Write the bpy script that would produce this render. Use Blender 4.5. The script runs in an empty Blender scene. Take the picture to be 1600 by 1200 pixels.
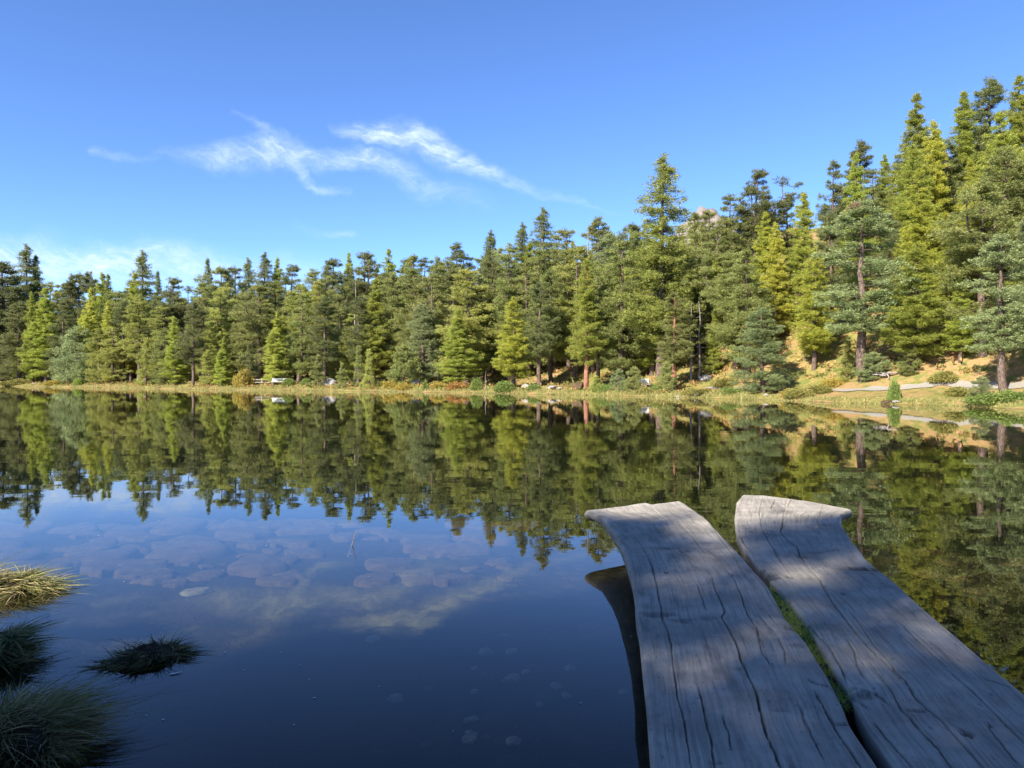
import bpy, math, random
import numpy as np
from mathutils import Vector

# ------------------------------------------------------------------ camera, sky, sun, exposure
SC = bpy.context.scene
COL = SC.collection
F = 1150.0; CX = 800.0; YH = 592.0; CAMH = 1.45          # photograph: 1600x1200, focal length in its pixels, horizon row
cam = bpy.data.cameras.new('camera'); cam_o = bpy.data.objects.new('camera', cam); COL.objects.link(cam_o)
cam.sensor_fit = 'HORIZONTAL'; cam.sensor_width = 36.0; cam.lens = 36.0 * F / 1600.0
cam.clip_start = 0.05; cam.clip_end = 6000
cam_o.location = (0, 0, CAMH)
cam_o.rotation_euler = (math.radians(90) - math.atan((600 - YH) / F), 0, 0)
SC.camera = cam_o

SUN_EL = math.radians(36); SUN_AZ = math.radians(-138)    # azimuth from +Y towards +X: the sun stands behind the viewer, to the left
TO_SUN = Vector((math.sin(SUN_AZ) * math.cos(SUN_EL), math.cos(SUN_AZ) * math.cos(SUN_EL), math.sin(SUN_EL)))
sun = bpy.data.lights.new('sun', 'SUN'); sun_o = bpy.data.objects.new('sun', sun); COL.objects.link(sun_o)
sun.energy = 5.0; sun.angle = math.radians(0.53); sun.color = (1.0, 0.93, 0.82)
sun_o.rotation_euler = (-TO_SUN).to_track_quat('-Z', 'Y').to_euler()
SC.view_settings.view_transform = 'Standard'; SC.view_settings.look = 'None'
SC.view_settings.exposure = 1.6; SC.view_settings.gamma = 1.0; SC.view_settings.use_curve_mapping = False
SC.cycles.max_bounces = 8; SC.cycles.transparent_max_bounces = 12
SC.cycles.diffuse_bounces = 4; SC.cycles.glossy_bounces = 3; SC.cycles.sample_clamp_indirect = 6; SC.cycles.use_denoising = True

class NT:
    """small helper for node trees"""
    def __init__(s, tree): s.t = tree; s.n = tree.nodes; s.l = tree.links
    def new(s, typ, **kw):
        n = s.n.new(typ)
        for k, v in kw.items(): setattr(n, k, v)
        return n
    def put(s, sock, v):
        if hasattr(v, 'is_output') or hasattr(v, 'links'): s.l.new(v, sock)
        else: sock.default_value = v
    def math(s, op, a, b=0.0, c=None, clamp=False):
        n = s.new('ShaderNodeMath', operation=op, use_clamp=clamp)
        s.put(n.inputs[0], a); s.put(n.inputs[1], b)
        if c is not None: s.put(n.inputs[2], c)
        return n.outputs[0]
    def vec(s, op, a, b=None, scale=None):
        n = s.new('ShaderNodeVectorMath', operation=op)
        s.put(n.inputs[0], a)
        if b is not None: s.put(n.inputs[1], b)
        if scale is not None: s.put(n.inputs['Scale'], scale)
        return n.outputs['Value'] if op in ('DOT_PRODUCT', 'LENGTH', 'DISTANCE') else n.outputs[0]
    def comb(s, x, y, z):
        n = s.new('ShaderNodeCombineXYZ'); s.put(n.inputs[0], x); s.put(n.inputs[1], y); s.put(n.inputs[2], z); return n.outputs[0]
    def noise(s, v, scale, detail=4.0, rough=0.55, dist=0.0, col=False):
        n = s.new('ShaderNodeTexNoise'); s.put(n.inputs['Vector'], v); s.put(n.inputs['Scale'], scale)
        s.put(n.inputs['Detail'], detail); s.put(n.inputs['Roughness'], rough); s.put(n.inputs['Distortion'], dist)
        return n.outputs['Color'] if col else n.outputs['Fac']
    def voro(s, v, scale, feature='F1', out='Distance'):
        n = s.new('ShaderNodeTexVoronoi', feature=feature); s.put(n.inputs['Vector'], v); s.put(n.inputs['Scale'], scale)
        return n.outputs[out]
    def ramp(s, v, lo, hi, a=0.0, b=1.0):
        n = s.new('ShaderNodeMapRange', interpolation_type='SMOOTHSTEP'); s.put(n.inputs[0], v)
        s.put(n.inputs[1], lo); s.put(n.inputs[2], hi); s.put(n.inputs[3], a); s.put(n.inputs[4], b); return n.outputs[0]
    def mix(s, f, a, b, blend='MIX'):
        n = s.new('ShaderNodeMix', data_type='RGBA', blend_type=blend)
        s.put(n.inputs[0], f)
        for i, v in ((6, a), (7, b)):
            s.put(n.inputs[i], (*v, 1.0) if isinstance(v, tuple) and len(v) == 3 else v)
        return n.outputs[2]

world = bpy.data.worlds.new('World'); SC.world = world; world.use_nodes = True
W = NT(world.node_tree); W.n.clear()
sky = W.new('ShaderNodeTexSky', sky_type='NISHITA'); sky.sun_disc = False
sky.sun_elevation = SUN_EL; sky.sun_rotation = SUN_AZ
sky.altitude = 1900; sky.air_density = 0.8; sky.dust_density = 0.1; sky.ozone_density = 5.0
hsv = W.new('ShaderNodeHueSaturation'); hsv.inputs['Saturation'].default_value = 1.08; hsv.inputs['Hue'].default_value = 0.506; W.l.new(sky.outputs[0], hsv.inputs['Color'])
bg1 = W.new('ShaderNodeBackground'); bg1.inputs['Strength'].default_value = 0.102; W.l.new(hsv.outputs[0], bg1.inputs['Color'])
bg2 = W.new('ShaderNodeBackground'); bg2.inputs['Strength'].default_value = 0.46; bg2.inputs['Color'].default_value = (0.72, 0.85, 1.0, 1)
# thin cirrus streaks: bands along directions in the sky, frayed by noise
geo = W.new('ShaderNodeTexCoord')
sep = W.new('ShaderNodeSeparateXYZ'); W.l.new(geo.outputs['Generated'], sep.inputs[0])
ysafe = W.math('MAXIMUM', sep.outputs[1], 0.05)
pu = W.math('DIVIDE', sep.outputs[0], ysafe); pv = W.math('DIVIDE', sep.outputs[2], ysafe)
P0 = W.comb(pu, pv, 0.0)
wn = W.noise(P0, 9.0, 5, 0.6, col=True)
warp = W.vec('SCALE', W.vec('SUBTRACT', wn, (0.5, 0.5, 0.5)), scale=0.06)
wn2 = W.noise(P0, 45.0, 4, 0.65, col=True)
warp2 = W.vec('SCALE', W.vec('SUBTRACT', wn2, (0.5, 0.5, 0.5)), scale=0.012)
P = W.vec('MULTIPLY', W.vec('ADD', W.vec('ADD', P0, warp), warp2), (1, 1, 0))
def uv(px, py): return ((px - CX) / F, (YH - py) / F, 0.0)
mask = None
def stroke(pts):
    """pts: (px, py, half width in px, density)"""
    global mask
    for (x0, y0, w0, a0), (x1, y1, w1, a1) in zip(pts[:-1], pts[1:]):
        a = Vector(uv(x0, y0)); b = Vector(uv(x1, y1)); ba = b - a
        pa = W.vec('SUBTRACT', P, tuple(a))
        h = W.math('MULTIPLY', W.vec('DOT_PRODUCT', pa, tuple(ba)), 1.0 / ba.dot(ba), clamp=True)
        d = W.vec('LENGTH', W.vec('SUBTRACT', pa, W.vec('SCALE', tuple(ba), scale=h)))
        wid = W.math('MULTIPLY_ADD', h, (w1 - w0) / F, w0 / F)
        amp = W.math('MULTIPLY_ADD', h, a1 - a0, a0)
        m = W.math('MULTIPLY', W.ramp(W.math('DIVIDE', d, wid), 0.0, 1.0, 1.0, 0.0), amp)
        mask = m if mask is None else W.math('MAXIMUM', mask, m)
stroke([(515, 190, 12, .2), (560, 198, 26, .75), (650, 213, 36, 1.0), (705, 238, 32, .95), (745, 268, 24, .7), (800, 292, 16, .4), (870, 304, 12, .3), (965, 330, 6, .1)])
stroke([(250, 232, 14, .1), (330, 248, 30, .55), (400, 240, 34, .7), (450, 235, 32, .8), (500, 244, 26, .6), (570, 243, 30, .75), (615, 256, 28, .65), (660, 285, 30, .4), (760, 325, 22, .12)])
stroke([(440, 238, 18, .6), (470, 262, 18, .6), (492, 286, 12, .55), (545, 302, 7, .15)])
stroke([(368, 182, 8, .1), (410, 210, 12, .4), (440, 232, 14, .4)])
stroke([(145, 230, 12, .35), (195, 246, 12, .3), (250, 240, 10, .1)])
stroke([(470, 356, 16, .08), (555, 374, 12, .28)])
stroke([(60, 372, 26, .12), (220, 388, 22, .2), (330, 420, 30, .2)])
stroke([(-300, 425, 60, .9), (60, 412, 56, .95), (230, 412, 50, .9), (420, 430, 50, .5), (600, 440, 30, .1)])
fray = W.ramp(W.noise(W.vec('MULTIPLY', P, (1.0, 2.6, 1)), 26.0, 6, 0.68, 0.6), 0.30, 0.72)
fib = W.vec('ADD', W.vec('SCALE', (1.0, 0.38, 0.0), scale=W.vec('DOT_PRODUCT', P, (0.93, -0.36, 0.0))), W.vec('SCALE', (-2.6, 7.0, 0.0), scale=W.vec('DOT_PRODUCT', P, (0.36, 0.93, 0.0))))
fibn = W.ramp(W.noise(fib, 22.0, 6, 0.65, 0.3), 0.30, 0.70, .5, 1.0)
fray = W.math('MULTIPLY', W.math('MULTIPLY_ADD', fray, 0.7, 0.3), fibn)
cm = W.math('MULTIPLY', W.math('POWER', mask, 1.15), fray)
cm = W.math('MULTIPLY', cm, W.ramp(sep.outputs[1], 0.05, 0.2))
cm = W.math('MULTIPLY', cm, 1.15, clamp=True)
mixs = W.new('ShaderNodeMixShader'); W.l.new(cm, mixs.inputs[0]); W.l.new(bg1.outputs[0], mixs.inputs[1]); W.l.new(bg2.outputs[0], mixs.inputs[2])
wo = W.new('ShaderNodeOutputWorld'); W.l.new(mixs.outputs[0], wo.inputs['Surface'])

# ------------------------------------------------------------------ helpers
def mesh(name, verts, faces=None, tris=None, quads=None, smooth=False):
    me = bpy.data.meshes.new(name)
    V = np.asarray(verts, dtype=np.float32).reshape(-1, 3)
    if faces is not None:
        me.from_pydata([tuple(map(float, v)) for v in V], [], faces)
    else:
        Q = np.asarray(quads if quads is not None else tris, dtype=np.int32)
        k = Q.shape[1]
        me.vertices.add(len(V)); me.vertices.foreach_set('co', V.ravel())
        me.loops.add(Q.size); me.loops.foreach_set('vertex_index', Q.ravel())
        me.polygons.add(len(Q))
        me.polygons.foreach_set('loop_start', np.arange(0, Q.size, k, dtype=np.int32))
    me.update(calc_edges=True); me.validate()
    if smooth: me.polygons.foreach_set('use_smooth', np.ones(len(me.polygons), dtype=bool))
    return me
def obj(name, me, mat=None, parent=None, loc=None, rot=None, scale=None):
    o = bpy.data.objects.new(name, me); COL.objects.link(o)
    if mat is not None and me is not None and not me.materials: me.materials.append(mat)
    if parent is not None: o.parent = parent
    if loc is not None: o.location = loc
    if rot is not None: o.rotation_euler = rot
    if scale is not None: o.scale = scale
    return o
def tag(o, label=None, cat=None, group=None, kind=None):
    if label: o['label'] = label
    if cat: o['category'] = cat
    if group: o['group'] = group
    if kind: o['kind'] = kind
    return o
class Tubes:
    """tapered tubes gathered into one mesh"""
    def __init__(s): s.V = []; s.Q = []; s.n = 0
    def add(s, pts, rads, k=8, cap=True):
        pts = np.asarray(pts, float); rads = np.asarray(rads, float)
        T = np.gradient(pts, axis=0); T /= np.linalg.norm(T, axis=1, keepdims=True) + 1e-9
        ref = np.array([1.0, 0, 0]) if abs(T[0][0]) < .8 else np.array([0, 1.0, 0])
        A = np.cross(T, ref); A /= np.linalg.norm(A, axis=1, keepdims=True) + 1e-9
        B = np.cross(T, A)
        ang = np.arange(k) * 2 * math.pi / k
        ring = pts[:, None, :] + rads[:, None, None] * (np.cos(ang)[None, :, None] * A[:, None, :] + np.sin(ang)[None, :, None] * B[:, None, :])
        m = len(pts); s.V.append(ring.reshape(-1, 3))
        for i in range(m - 1):
            for j in range(k):
                s.Q.append((s.n + i * k + j, s.n + i * k + (j + 1) % k, s.n + (i + 1) * k + (j + 1) % k, s.n + (i + 1) * k + j))
        s.n += m * k
    def mesh(s, name): return mesh(name, np.concatenate(s.V), quads=s.Q, smooth=True)
def rhombi(c, a, b):
    """leaf shaped quads: centre, half length vector, half width vector"""
    n = len(c); V = np.stack([c - a, c + b - a * .1, c + a, c - b - a * .1], axis=1).reshape(-1, 3)
    return V, np.arange(4 * n, dtype=np.int32).reshape(-1, 4)
def unit(v): return v / (np.linalg.norm(v, axis=-1, keepdims=True) + 1e-9)
def leaves(c, d, ln, wd, rng):
    d = unit(d); r = rng.normal(size=d.shape); b = unit(np.cross(d, r))
    return rhombi(c + d * ln[:, None] * .5, d * ln[:, None] * .5, b * wd[:, None] * .5)

# ------------------------------------------------------------------ materials
def material(name):
    m = bpy.data.materials.new(name); m.use_nodes = True; t = NT(m.node_tree); t.n.clear()
    out = t.new('ShaderNodeOutputMaterial'); return m, t, out
def principled(t, col, rough=0.8, spec=0.3, normal=None):
    p = t.new('ShaderNodeBsdfPrincipled'); t.put(p.inputs['Base Color'], (*col, 1) if isinstance(col, tuple) else col)
    t.put(p.inputs['Roughness'], rough); p.inputs['Specular IOR Level'].default_value = spec
    if normal is not None: t.l.new(normal, p.inputs['Normal'])
    return p
def bump(t, h, strength, dist):
    n = t.new('ShaderNodeBump'); n.inputs['Strength'].default_value = strength; n.inputs['Distance'].default_value = dist
    t.l.new(h, n.inputs['Height']); return n.outputs[0]
def pos(t): return t.new('ShaderNodeNewGeometry').outputs['Position']

def foliage(name, trans=0.3, var=0.8):
    m, t, out = material(name)
    oi = t.new('ShaderNodeObjectInfo'); g = t.new('ShaderNodeNewGeometry')
    tc = t.new('ShaderNodeTexCoord')
    n = t.noise(tc.outputs['Object'], 0.9, 3)
    h = t.new('ShaderNodeHueSaturation'); t.l.new(oi.outputs['Color'], h.inputs['Color'])
    t.put(h.inputs['Hue'], t.math('MULTIPLY_ADD', n, -0.05, 0.527))
    v = t.math('MULTIPLY_ADD', g.outputs['Random Per Island'], var, 1.0 - var * .5)
    t.put(h.inputs['Value'], t.math('MULTIPLY', v, t.math('MULTIPLY_ADD', n, 0.7, 0.65)))
    p = principled(t, h.outputs[0], 0.6, 0.25)
    tr = t.new('ShaderNodeBsdfTranslucent'); t.l.new(h.outputs[0], tr.inputs['Color'])
    mx = t.new('ShaderNodeMixShader'); mx.inputs[0].default_value = trans
    t.l.new(p.outputs[0], mx.inputs[1]); t.l.new(tr.outputs[0], mx.inputs[2]); t.l.new(mx.outputs[0], out.inputs[0])
    return m
M_NEEDLE = foliage('needles', 0.42)
M_LARCH = foliage('larch_needles', 0.5)
M_LEAF = foliage('shrub_leaves', 0.35, 0.6)
M_GRASS = foliage('grass_blades', 0.3, 0.7)

def bark(name, c0, c1):
    m, t, out = material(name)
    tc = t.new('ShaderNodeTexCoord')
    v = t.vec('MULTIPLY', tc.outputs['Object'], (6.0, 6.0, 1.5))
    n = t.noise(v, 2.2, 5, 0.65)
    c = t.mix(t.ramp(n, .35, .68), c0, c1)
    p = principled(t, c, 0.9, 0.15, bump(t, n, 0.6, 0.05)); t.l.new(p.outputs[0], out.inputs[0]); return m
M_BARK = bark('pine_bark', (0.05, 0.036, 0.028), (0.17, 0.12, 0.095))
M_REDBARK = bark('reddish_bark', (0.12, 0.05, 0.03), (0.34, 0.17, 0.11))
M_GREYWOOD = bark('bleached_wood', (0.12, 0.105, 0.095), (0.30, 0.27, 0.25))

def rock_mat(name, c0, c1, c2):
    m, t, out = material(name)
    tc = t.new('ShaderNodeTexCoord'); oi = t.new('ShaderNodeObjectInfo')
    v = t.vec('ADD', tc.outputs['Object'], t.vec('SCALE', (13.0, 7.0, 3.0), scale=oi.outputs['Random']))
    n = t.noise(v, 3.0, 6, 0.65); n2 = t.noise(v, 14.0, 4, 0.7)
    c = t.mix(t.ramp(n, .35, .65), c0, c1); c = t.mix(t.ramp(n2, .55, .75, 0, .7), c, c2)
    p = principled(t, c, 0.85, 0.25, bump(t, n2, 0.5, 0.05)); t.l.new(p.outputs[0], out.inputs[0]); return m
M_ROCK = rock_mat('pale_granite', (0.19, 0.175, 0.16), (0.30, 0.285, 0.265), (0.12, 0.12, 0.10))
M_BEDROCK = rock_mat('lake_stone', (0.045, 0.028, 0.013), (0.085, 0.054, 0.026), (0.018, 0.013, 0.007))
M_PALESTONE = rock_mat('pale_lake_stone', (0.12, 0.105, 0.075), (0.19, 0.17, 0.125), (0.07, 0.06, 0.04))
M_PEAK = rock_mat('peak_rock', (0.15, 0.122, 0.112), (0.21, 0.178, 0.162), (0.10, 0.085, 0.078))

# ground: autumn turf above the water line, silt and small stones below it
m, t, out = material('ground_cover'); M_GROUND = m
ps = pos(t); sp = t.new('ShaderNodeSeparateXYZ'); t.l.new(ps, sp.inputs[0])
nA = t.noise(ps, 0.22, 4, .6); nB = t.noise(ps, 1.3, 5, .65); nC = t.noise(ps, 7.0, 4, .7)
turf = t.mix(t.ramp(nA, .38, .62), (0.20, 0.165, 0.05), (0.27, 0.165, 0.075))
turf = t.mix(t.ramp(nB, .46, .62), turf, (0.12, 0.135, 0.035))
turf = t.mix(t.ramp(nB, .30, .42, 1, 0), turf, (0.30, 0.20, 0.11))
turf = t.mix(t.ramp(nC, .45, .75, 0, .6), turf, (0.09, 0.07, 0.03))
cell = t.voro(ps, 5.5, out='Color'); cd = t.voro(ps, 5.5)
hs = t.new('ShaderNodeHueSaturation'); hs.inputs['Saturation'].default_value = 0.0; t.l.new(cell, hs.inputs['Color'])
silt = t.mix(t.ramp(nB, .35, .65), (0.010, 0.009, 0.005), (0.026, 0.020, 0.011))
peb = t.mix(hs.outputs[0], (0.012, 0.010, 0.007), (0.045, 0.035, 0.022))
silt = t.mix(t.math('MULTIPLY', t.ramp(cd, .25, .5, 1, 0), t.ramp(nA, .40, .56)), silt, peb)
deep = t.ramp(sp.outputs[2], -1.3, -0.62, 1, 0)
silt = t.mix(deep, silt, (0.005, 0.008, 0.004))  # deep bed painted darker, standing in for light absorbed by the water
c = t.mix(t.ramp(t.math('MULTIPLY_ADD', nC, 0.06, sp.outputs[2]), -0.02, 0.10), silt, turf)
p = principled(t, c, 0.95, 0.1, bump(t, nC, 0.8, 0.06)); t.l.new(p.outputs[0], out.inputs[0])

m, t, out = material('gravel'); M_GRAVEL = m
ps = pos(t); n = t.noise(ps, 9.0, 5, .7); n2 = t.noise(ps, 0.8, 3)
c = t.mix(n, (0.15, 0.135, 0.11), (0.27, 0.25, 0.215)); c = t.mix(t.ramp(n2, .5, .7, 0, .5), c, (0.28, 0.22, 0.14))
p = principled(t, c, 0.95, 0.1, bump(t, n, 0.5, 0.03)); t.l.new(p.outputs[0], out.inputs[0])

# water: clear sheet, mirror by Fresnel, tiny ripples
m, t, out = material('lake_water'); M_WATER = m
ps = pos(t)
r1 = t.noise(t.vec('MULTIPLY', ps, (0.55, 1.6, 1)), 1.0, 2, .5); r2 = t.noise(t.vec('MULTIPLY', ps, (0.8, 2.2, 1)), 4.0, 2, .5)
patch = t.ramp(t.noise(t.vec('MULTIPLY', ps, (0.5, 1.0, 1)), 0.09, 2), .35, .65, .35, 1.0)
hgt = t.math('MULTIPLY', t.math('MULTIPLY_ADD', r2, 0.12, r1), patch)
nrm = bump(t, hgt, 1.0, 0.0020)
inc = t.new('ShaderNodeNewGeometry').outputs['Incoming']
cs = t.math('ABSOLUTE', t.vec('DOT_PRODUCT', inc, nrm))
fres = t.math('MULTIPLY_ADD', t.math('POWER', t.math('SUBTRACT', 1.0, cs, clamp=True), 5.0), 0.98, 0.02, clamp=True)
gl = t.new('ShaderNodeBsdfGlossy'); gl.inputs['Roughness'].default_value = 0.0; gl.inputs['Color'].default_value = (1, 1, 1, 1); t.l.new(nrm, gl.inputs['Normal'])
tr = t.new('ShaderNodeBsdfTransparent'); tr.inputs['Color'].default_value = (0.64, 0.66, 0.56, 1)
mx = t.new('ShaderNodeMixShader'); t.l.new(fres, mx.inputs[0]); t.l.new(tr.outputs[0], mx.inputs[1]); t.l.new(gl.outputs[0], mx.inputs[2])
t.l.new(mx.outputs[0], out.inputs[0])

# weathered wood of the two log planks: grain runs along the UV's second axis
m, t, out = material('weathered_wood'); M_WOOD = m
u = t.new('ShaderNodeUVMap'); u.uv_map = 'grain'
warpw = t.vec('SCALE', t.vec('SUBTRACT', t.noise(u.outputs[0], 1.6, 3, col=True), (.5, .5, .5)), scale=0.035)
gv = t.vec('ADD', u.outputs[0], warpw)
g1 = t.noise(t.vec('MULTIPLY', gv, (70, 2.0, 1)), 1.0, 4, .6); g2 = t.noise(t.vec('MULTIPLY', gv, (240, 8.0, 1)), 1.0, 3, .6)
bl = t.noise(gv, 3.5, 5, .6); sp_ = t.noise(t.vec('MULTIPLY', gv, (60, 22, 1)), 1.0, 2, .5)
c = t.mix(t.ramp(bl, .3, .7), (0.225, 0.20, 0.163), (0.37, 0.33, 0.27))
c = t.mix(t.ramp(g1, .40, .75, 0, .55), c, (0.09, 0.085, 0.08))
c = t.mix(t.ramp(g2, .5, .8, 0, .4), c, (0.26, 0.25, 0.235))
c = t.mix(t.ramp(sp_, .64, .74, 0, .6), c, (0.06, 0.055, 0.05))
mott = t.noise(t.vec('MULTIPLY', gv, (9, 2.2, 1)), 1.0, 5, .7)
c = t.mix(t.ramp(mott, .50, .72, 0, .65), c, (0.095, 0.09, 0.085))
at = t.new('ShaderNodeAttribute'); at.attribute_name = 'stain'  # mask of stains and knots, plus darker cracks, underside and ends
c = t.mix(t.math('MULTIPLY', at.outputs['Fac'], t.ramp(g1, .25, .6, .45, 1)), c, (0.035, 0.03, 0.027))
chk = t.noise(t.vec('MULTIPLY', gv, (46, 0.55, 1)), 1.0, 6, .62)
chk = t.math('MULTIPLY', t.ramp(t.math('ABSOLUTE', t.math('SUBTRACT', chk, .5)), .0, .012, 1, 0), t.ramp(t.noise(gv, 2.3, 2), .42, .6))
c = t.mix(t.math('MULTIPLY', chk, .4), c, (0.04, 0.036, 0.032))
hh = t.math('SUBTRACT', t.math('ADD', t.math('MULTIPLY', g1, .7), t.math('MULTIPLY', g2, .3)), t.math('MULTIPLY', chk, .8))
p = principled(t, c, 0.75, 0.25, bump(t, hh, 0.55, 0.006)); t.l.new(p.outputs[0], out.inputs[0])

def plain(name, col, rough=.7, sc=8.0, var=.35):
    m, t, out = material(name); tc = t.new('ShaderNodeTexCoord')
    n = t.noise(tc.outputs['Object'], sc, 4, .6)
    c = t.mix(n, tuple(x * (1 - var) for x in col), tuple(x * (1 + var * .6) for x in col))
    p = principled(t, c, rough, .3, bump(t, n, .3, .01)); t.l.new(p.outputs[0], out.inputs[0]); return m
M_SOIL = plain('peat_soil', (0.035, 0.026, 0.017), .95, 20)
M_PALEWOOD = plain('pale_wood', (0.72, 0.70, 0.66), .6, 5, .15)  # pale base colour of benches, floating log and specks
M_FENCE = plain('grey_rail_wood', (0.33, 0.29, 0.24), .85, 5)
M_DARKWOOD = plain('brown_wood', (0.16, 0.11, 0.075), .85, 5)

# ------------------------------------------------------------------ terrain and lake
def at(px, D, z=0.0): return ((px - CX) / F * D, D, z)
SHORE = [(1580, 36), (1480, 40), (1340, 43.3), (1200, 50.5), (1060, 57.5), (880, 67), (680, 79), (500, 88), (300, 101), (100, 128), (0, 142)]
sx = np.array([s[0] for s in SHORE][::-1], float); sd = np.array([s[1] for s in SHORE][::-1], float)
def Ds(px): return float(np.interp(px, sx, sd))
def wob(px): return 1 + .008 * math.sin(px * .043) + .006 * math.sin(px * .11 + 1)
poly = []
for px in range(1580, -1, -20): poly.append(at(px, Ds(px) * wob(px))[:2])
poly += [(-125, 150), (-142, 120), (-112, 70), (-62, 35), (-26, 14), (-12, 9), (-7.5, 6.8), (-5.4, 5.8), (-4.3, 5.0), (-3.5, 4.4), (-2.9, 3.8), (-2.35, 3.2), (-1.95, 2.7), (-1.7, 2.2),
         (-1.0, 1.6), (0, 1.45), (.7, 1.9), (1.4, 2.2), (2.2, 1.7), (4, 1.1), (9, 0), (20, -2), (33, 4), (37, 18), (31, 28)]
POLY = np.array(poly, float)
def sdf(x, y):
    """distance to the shore line, negative in the lake"""
    p = np.stack([x, y], -1); best = np.full(x.shape, 1e9); inside = np.zeros(x.shape, bool)
    n = len(POLY)
    for i in range(n):
        a = POLY[i]; b = POLY[(i + 1) % n]; e = b - a; w = p - a
        h = np.clip((w @ e) / (e @ e), 0, 1); d = w - h[..., None] * e
        best = np.minimum(best, (d ** 2).sum(-1))
        c1 = p[..., 1] >= a[1]; c2 = p[..., 1] < b[1]; c3 = e[0] * w[..., 1] > e[1] * w[..., 0]
        inside ^= (c1 & c2 & c3) | (~c1 & ~c2 & ~c3)
    s = np.sqrt(best); return np.where(inside, -s, s)
def sm(x): x = np.clip(x, 0, 1); return x * x * (3 - 2 * x)
_r = np.random.default_rng(5); KX = _r.normal(size=(14, 2)); KP = _r.uniform(0, 6.3, 14)
def lump(x, y, wl):
    v = np.zeros(np.shape(x))
    for i in range(14): v = v + np.sin((KX[i, 0] * x + KX[i, 1] * y) * 2 * math.pi / wl + KP[i])
    return v / 5.0
AZ = [-180, -70, -36, -18, 0, 8, 15, 21, 35, 60, 95, 180]; AM = [.05, .05, .075, .13, .22, .32, .46, .72, .80, .5, .2, .05]
def height(x, y):
    x = np.asarray(x, float); y = np.asarray(y, float)
    d = sdf(x, y); az = np.degrees(np.arctan2(x, y)); m_ = np.interp(az, AZ, AM)
    R = np.hypot(x, y); far = sm((R - 12) / 12)
    out_ = .22 * sm(d / .7) + .42 * sm((d - .5) / 4.0) * far + .06 * sm(d / .3)
    dd = np.maximum(0, d - np.interp(az, [-40, 0, 12, 25], [12, 6, 3, 3.6])); dd = dd * dd / (dd + 2.0); Ls = np.interp(az, [-10, 14, 22], [130, 80, 46]); hill = m_ * Ls * (1 - np.exp(-dd / Ls))
    out_ = out_ + hill + (lump(x, y, 9) * .10 * sm(d / 3) + lump(x, y, 24) * .5 * sm((d - 6) / 20)) * (.25 + .75 * far)
    i = -d
    bed = -.46 * sm(i / 1.1) - .10 * sm((i - 4) / 3) - 3.2 * sm((R - 8.6) / 14) * sm(i / 8) + lump(x, y, 2.2) * .03 * sm(i)
    return np.where(d >= 0, out_, bed)
def axis(lo, hi, c, s0, g):
    a = [c]; s = s0
    while a[-1] < hi: a.append(a[-1] + s); s *= g
    b = [c]; s = s0
    while b[-1] > lo: b.append(b[-1] - s); s *= g
    return np.array(b[:0:-1] + a)
gx = axis(-420, 420, -0.5, .16, 1.0); gx = np.sort(np.unique(np.concatenate([np.arange(-6, 8, .16), np.arange(8, 60, .55), np.arange(60, 420, 8), -np.arange(6, 60, .7)[::-1], -np.arange(60, 140, 1.6)[::-1], -np.arange(140, 420, 8)[::-1]])))
gy = np.sort(np.unique(np.concatenate([-np.arange(2, 60, 1.5)[::-1], -np.arange(60, 200, 10)[::-1], np.arange(-2, 10, .16), np.arange(10, 34, .7), np.arange(34, 110, .55), np.arange(110, 170, 1.2), np.arange(170, 480, 6)])))
GX, GY = np.meshgrid(gx, gy); GZ = height(GX, GY)
nx, ny = len(gx), len(gy); I = np.arange(nx * ny).reshape(ny, nx)
Q = np.stack([I[:-1, :-1], I[:-1, 1:], I[1:, 1:], I[1:, :-1]], -1).reshape(-1, 4)
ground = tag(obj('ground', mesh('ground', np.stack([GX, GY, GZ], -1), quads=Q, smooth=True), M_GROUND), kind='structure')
def gz(x, y):
    """height of the built ground sheet"""
    i = int(np.clip(np.searchsorted(gx, x) - 1, 0, nx - 2)); j = int(np.clip(np.searchsorted(gy, y) - 1, 0, ny - 2))
    a = (x - gx[i]) / (gx[i + 1] - gx[i]); b = (y - gy[j]) / (gy[j + 1] - gy[j])
    return float((GZ[j, i] * (1 - a) + GZ[j, i + 1] * a) * (1 - b) + (GZ[j + 1, i] * (1 - a) + GZ[j + 1, i + 1] * a) * b)
water = tag(obj('lake_water', mesh('lake_water', [(-160, -6, 0), (60, -6, 0), (60, 170, 0), (-160, 170, 0)], quads=[(0, 1, 2, 3)]), M_WATER), kind='structure')

# gravel path along the right shore
cl = [at(1105, 60.5), at(1150, 57.5), at(1215, 54.2), at(1270, 51), at(1330, 48.2), at(1400, 46.4), at(1470, 45), at(1540, 43.2), at(1620, 40.5), at(1700, 36)]
cl = np.array(cl)[:, :2]; tt = np.linspace(0, len(cl) - 1, 130); pth = np.stack([np.interp(tt, np.arange(len(cl)), cl[:, k]) for k in (0, 1)], -1)
tn = np.gradient(pth, axis=0); tn /= np.linalg.norm(tn, axis=1, keepdims=True); nn = np.stack([-tn[:, 1], tn[:, 0]], -1)
pv_, pq = [], []
for i in range(len(pth)):
    wv = (.18 + .20 * min(1, i / 40)) + .08 * math.sin(i * .7)
    for k, o_ in enumerate(np.linspace(-wv, wv, 5)):
        x, y = pth[i] + nn[i] * o_; pv_.append((x, y, gz(x, y) + .05))
for i in range(len(pth) - 1):
    for k in range(4): pq.append((i * 5 + k, i * 5 + k + 1, (i + 1) * 5 + k + 1, (i + 1) * 5 + k))
tag(obj('gravel_path', mesh('gravel_path', pv_, quads=pq, smooth=True), M_GRAVEL), kind='structure')

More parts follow.
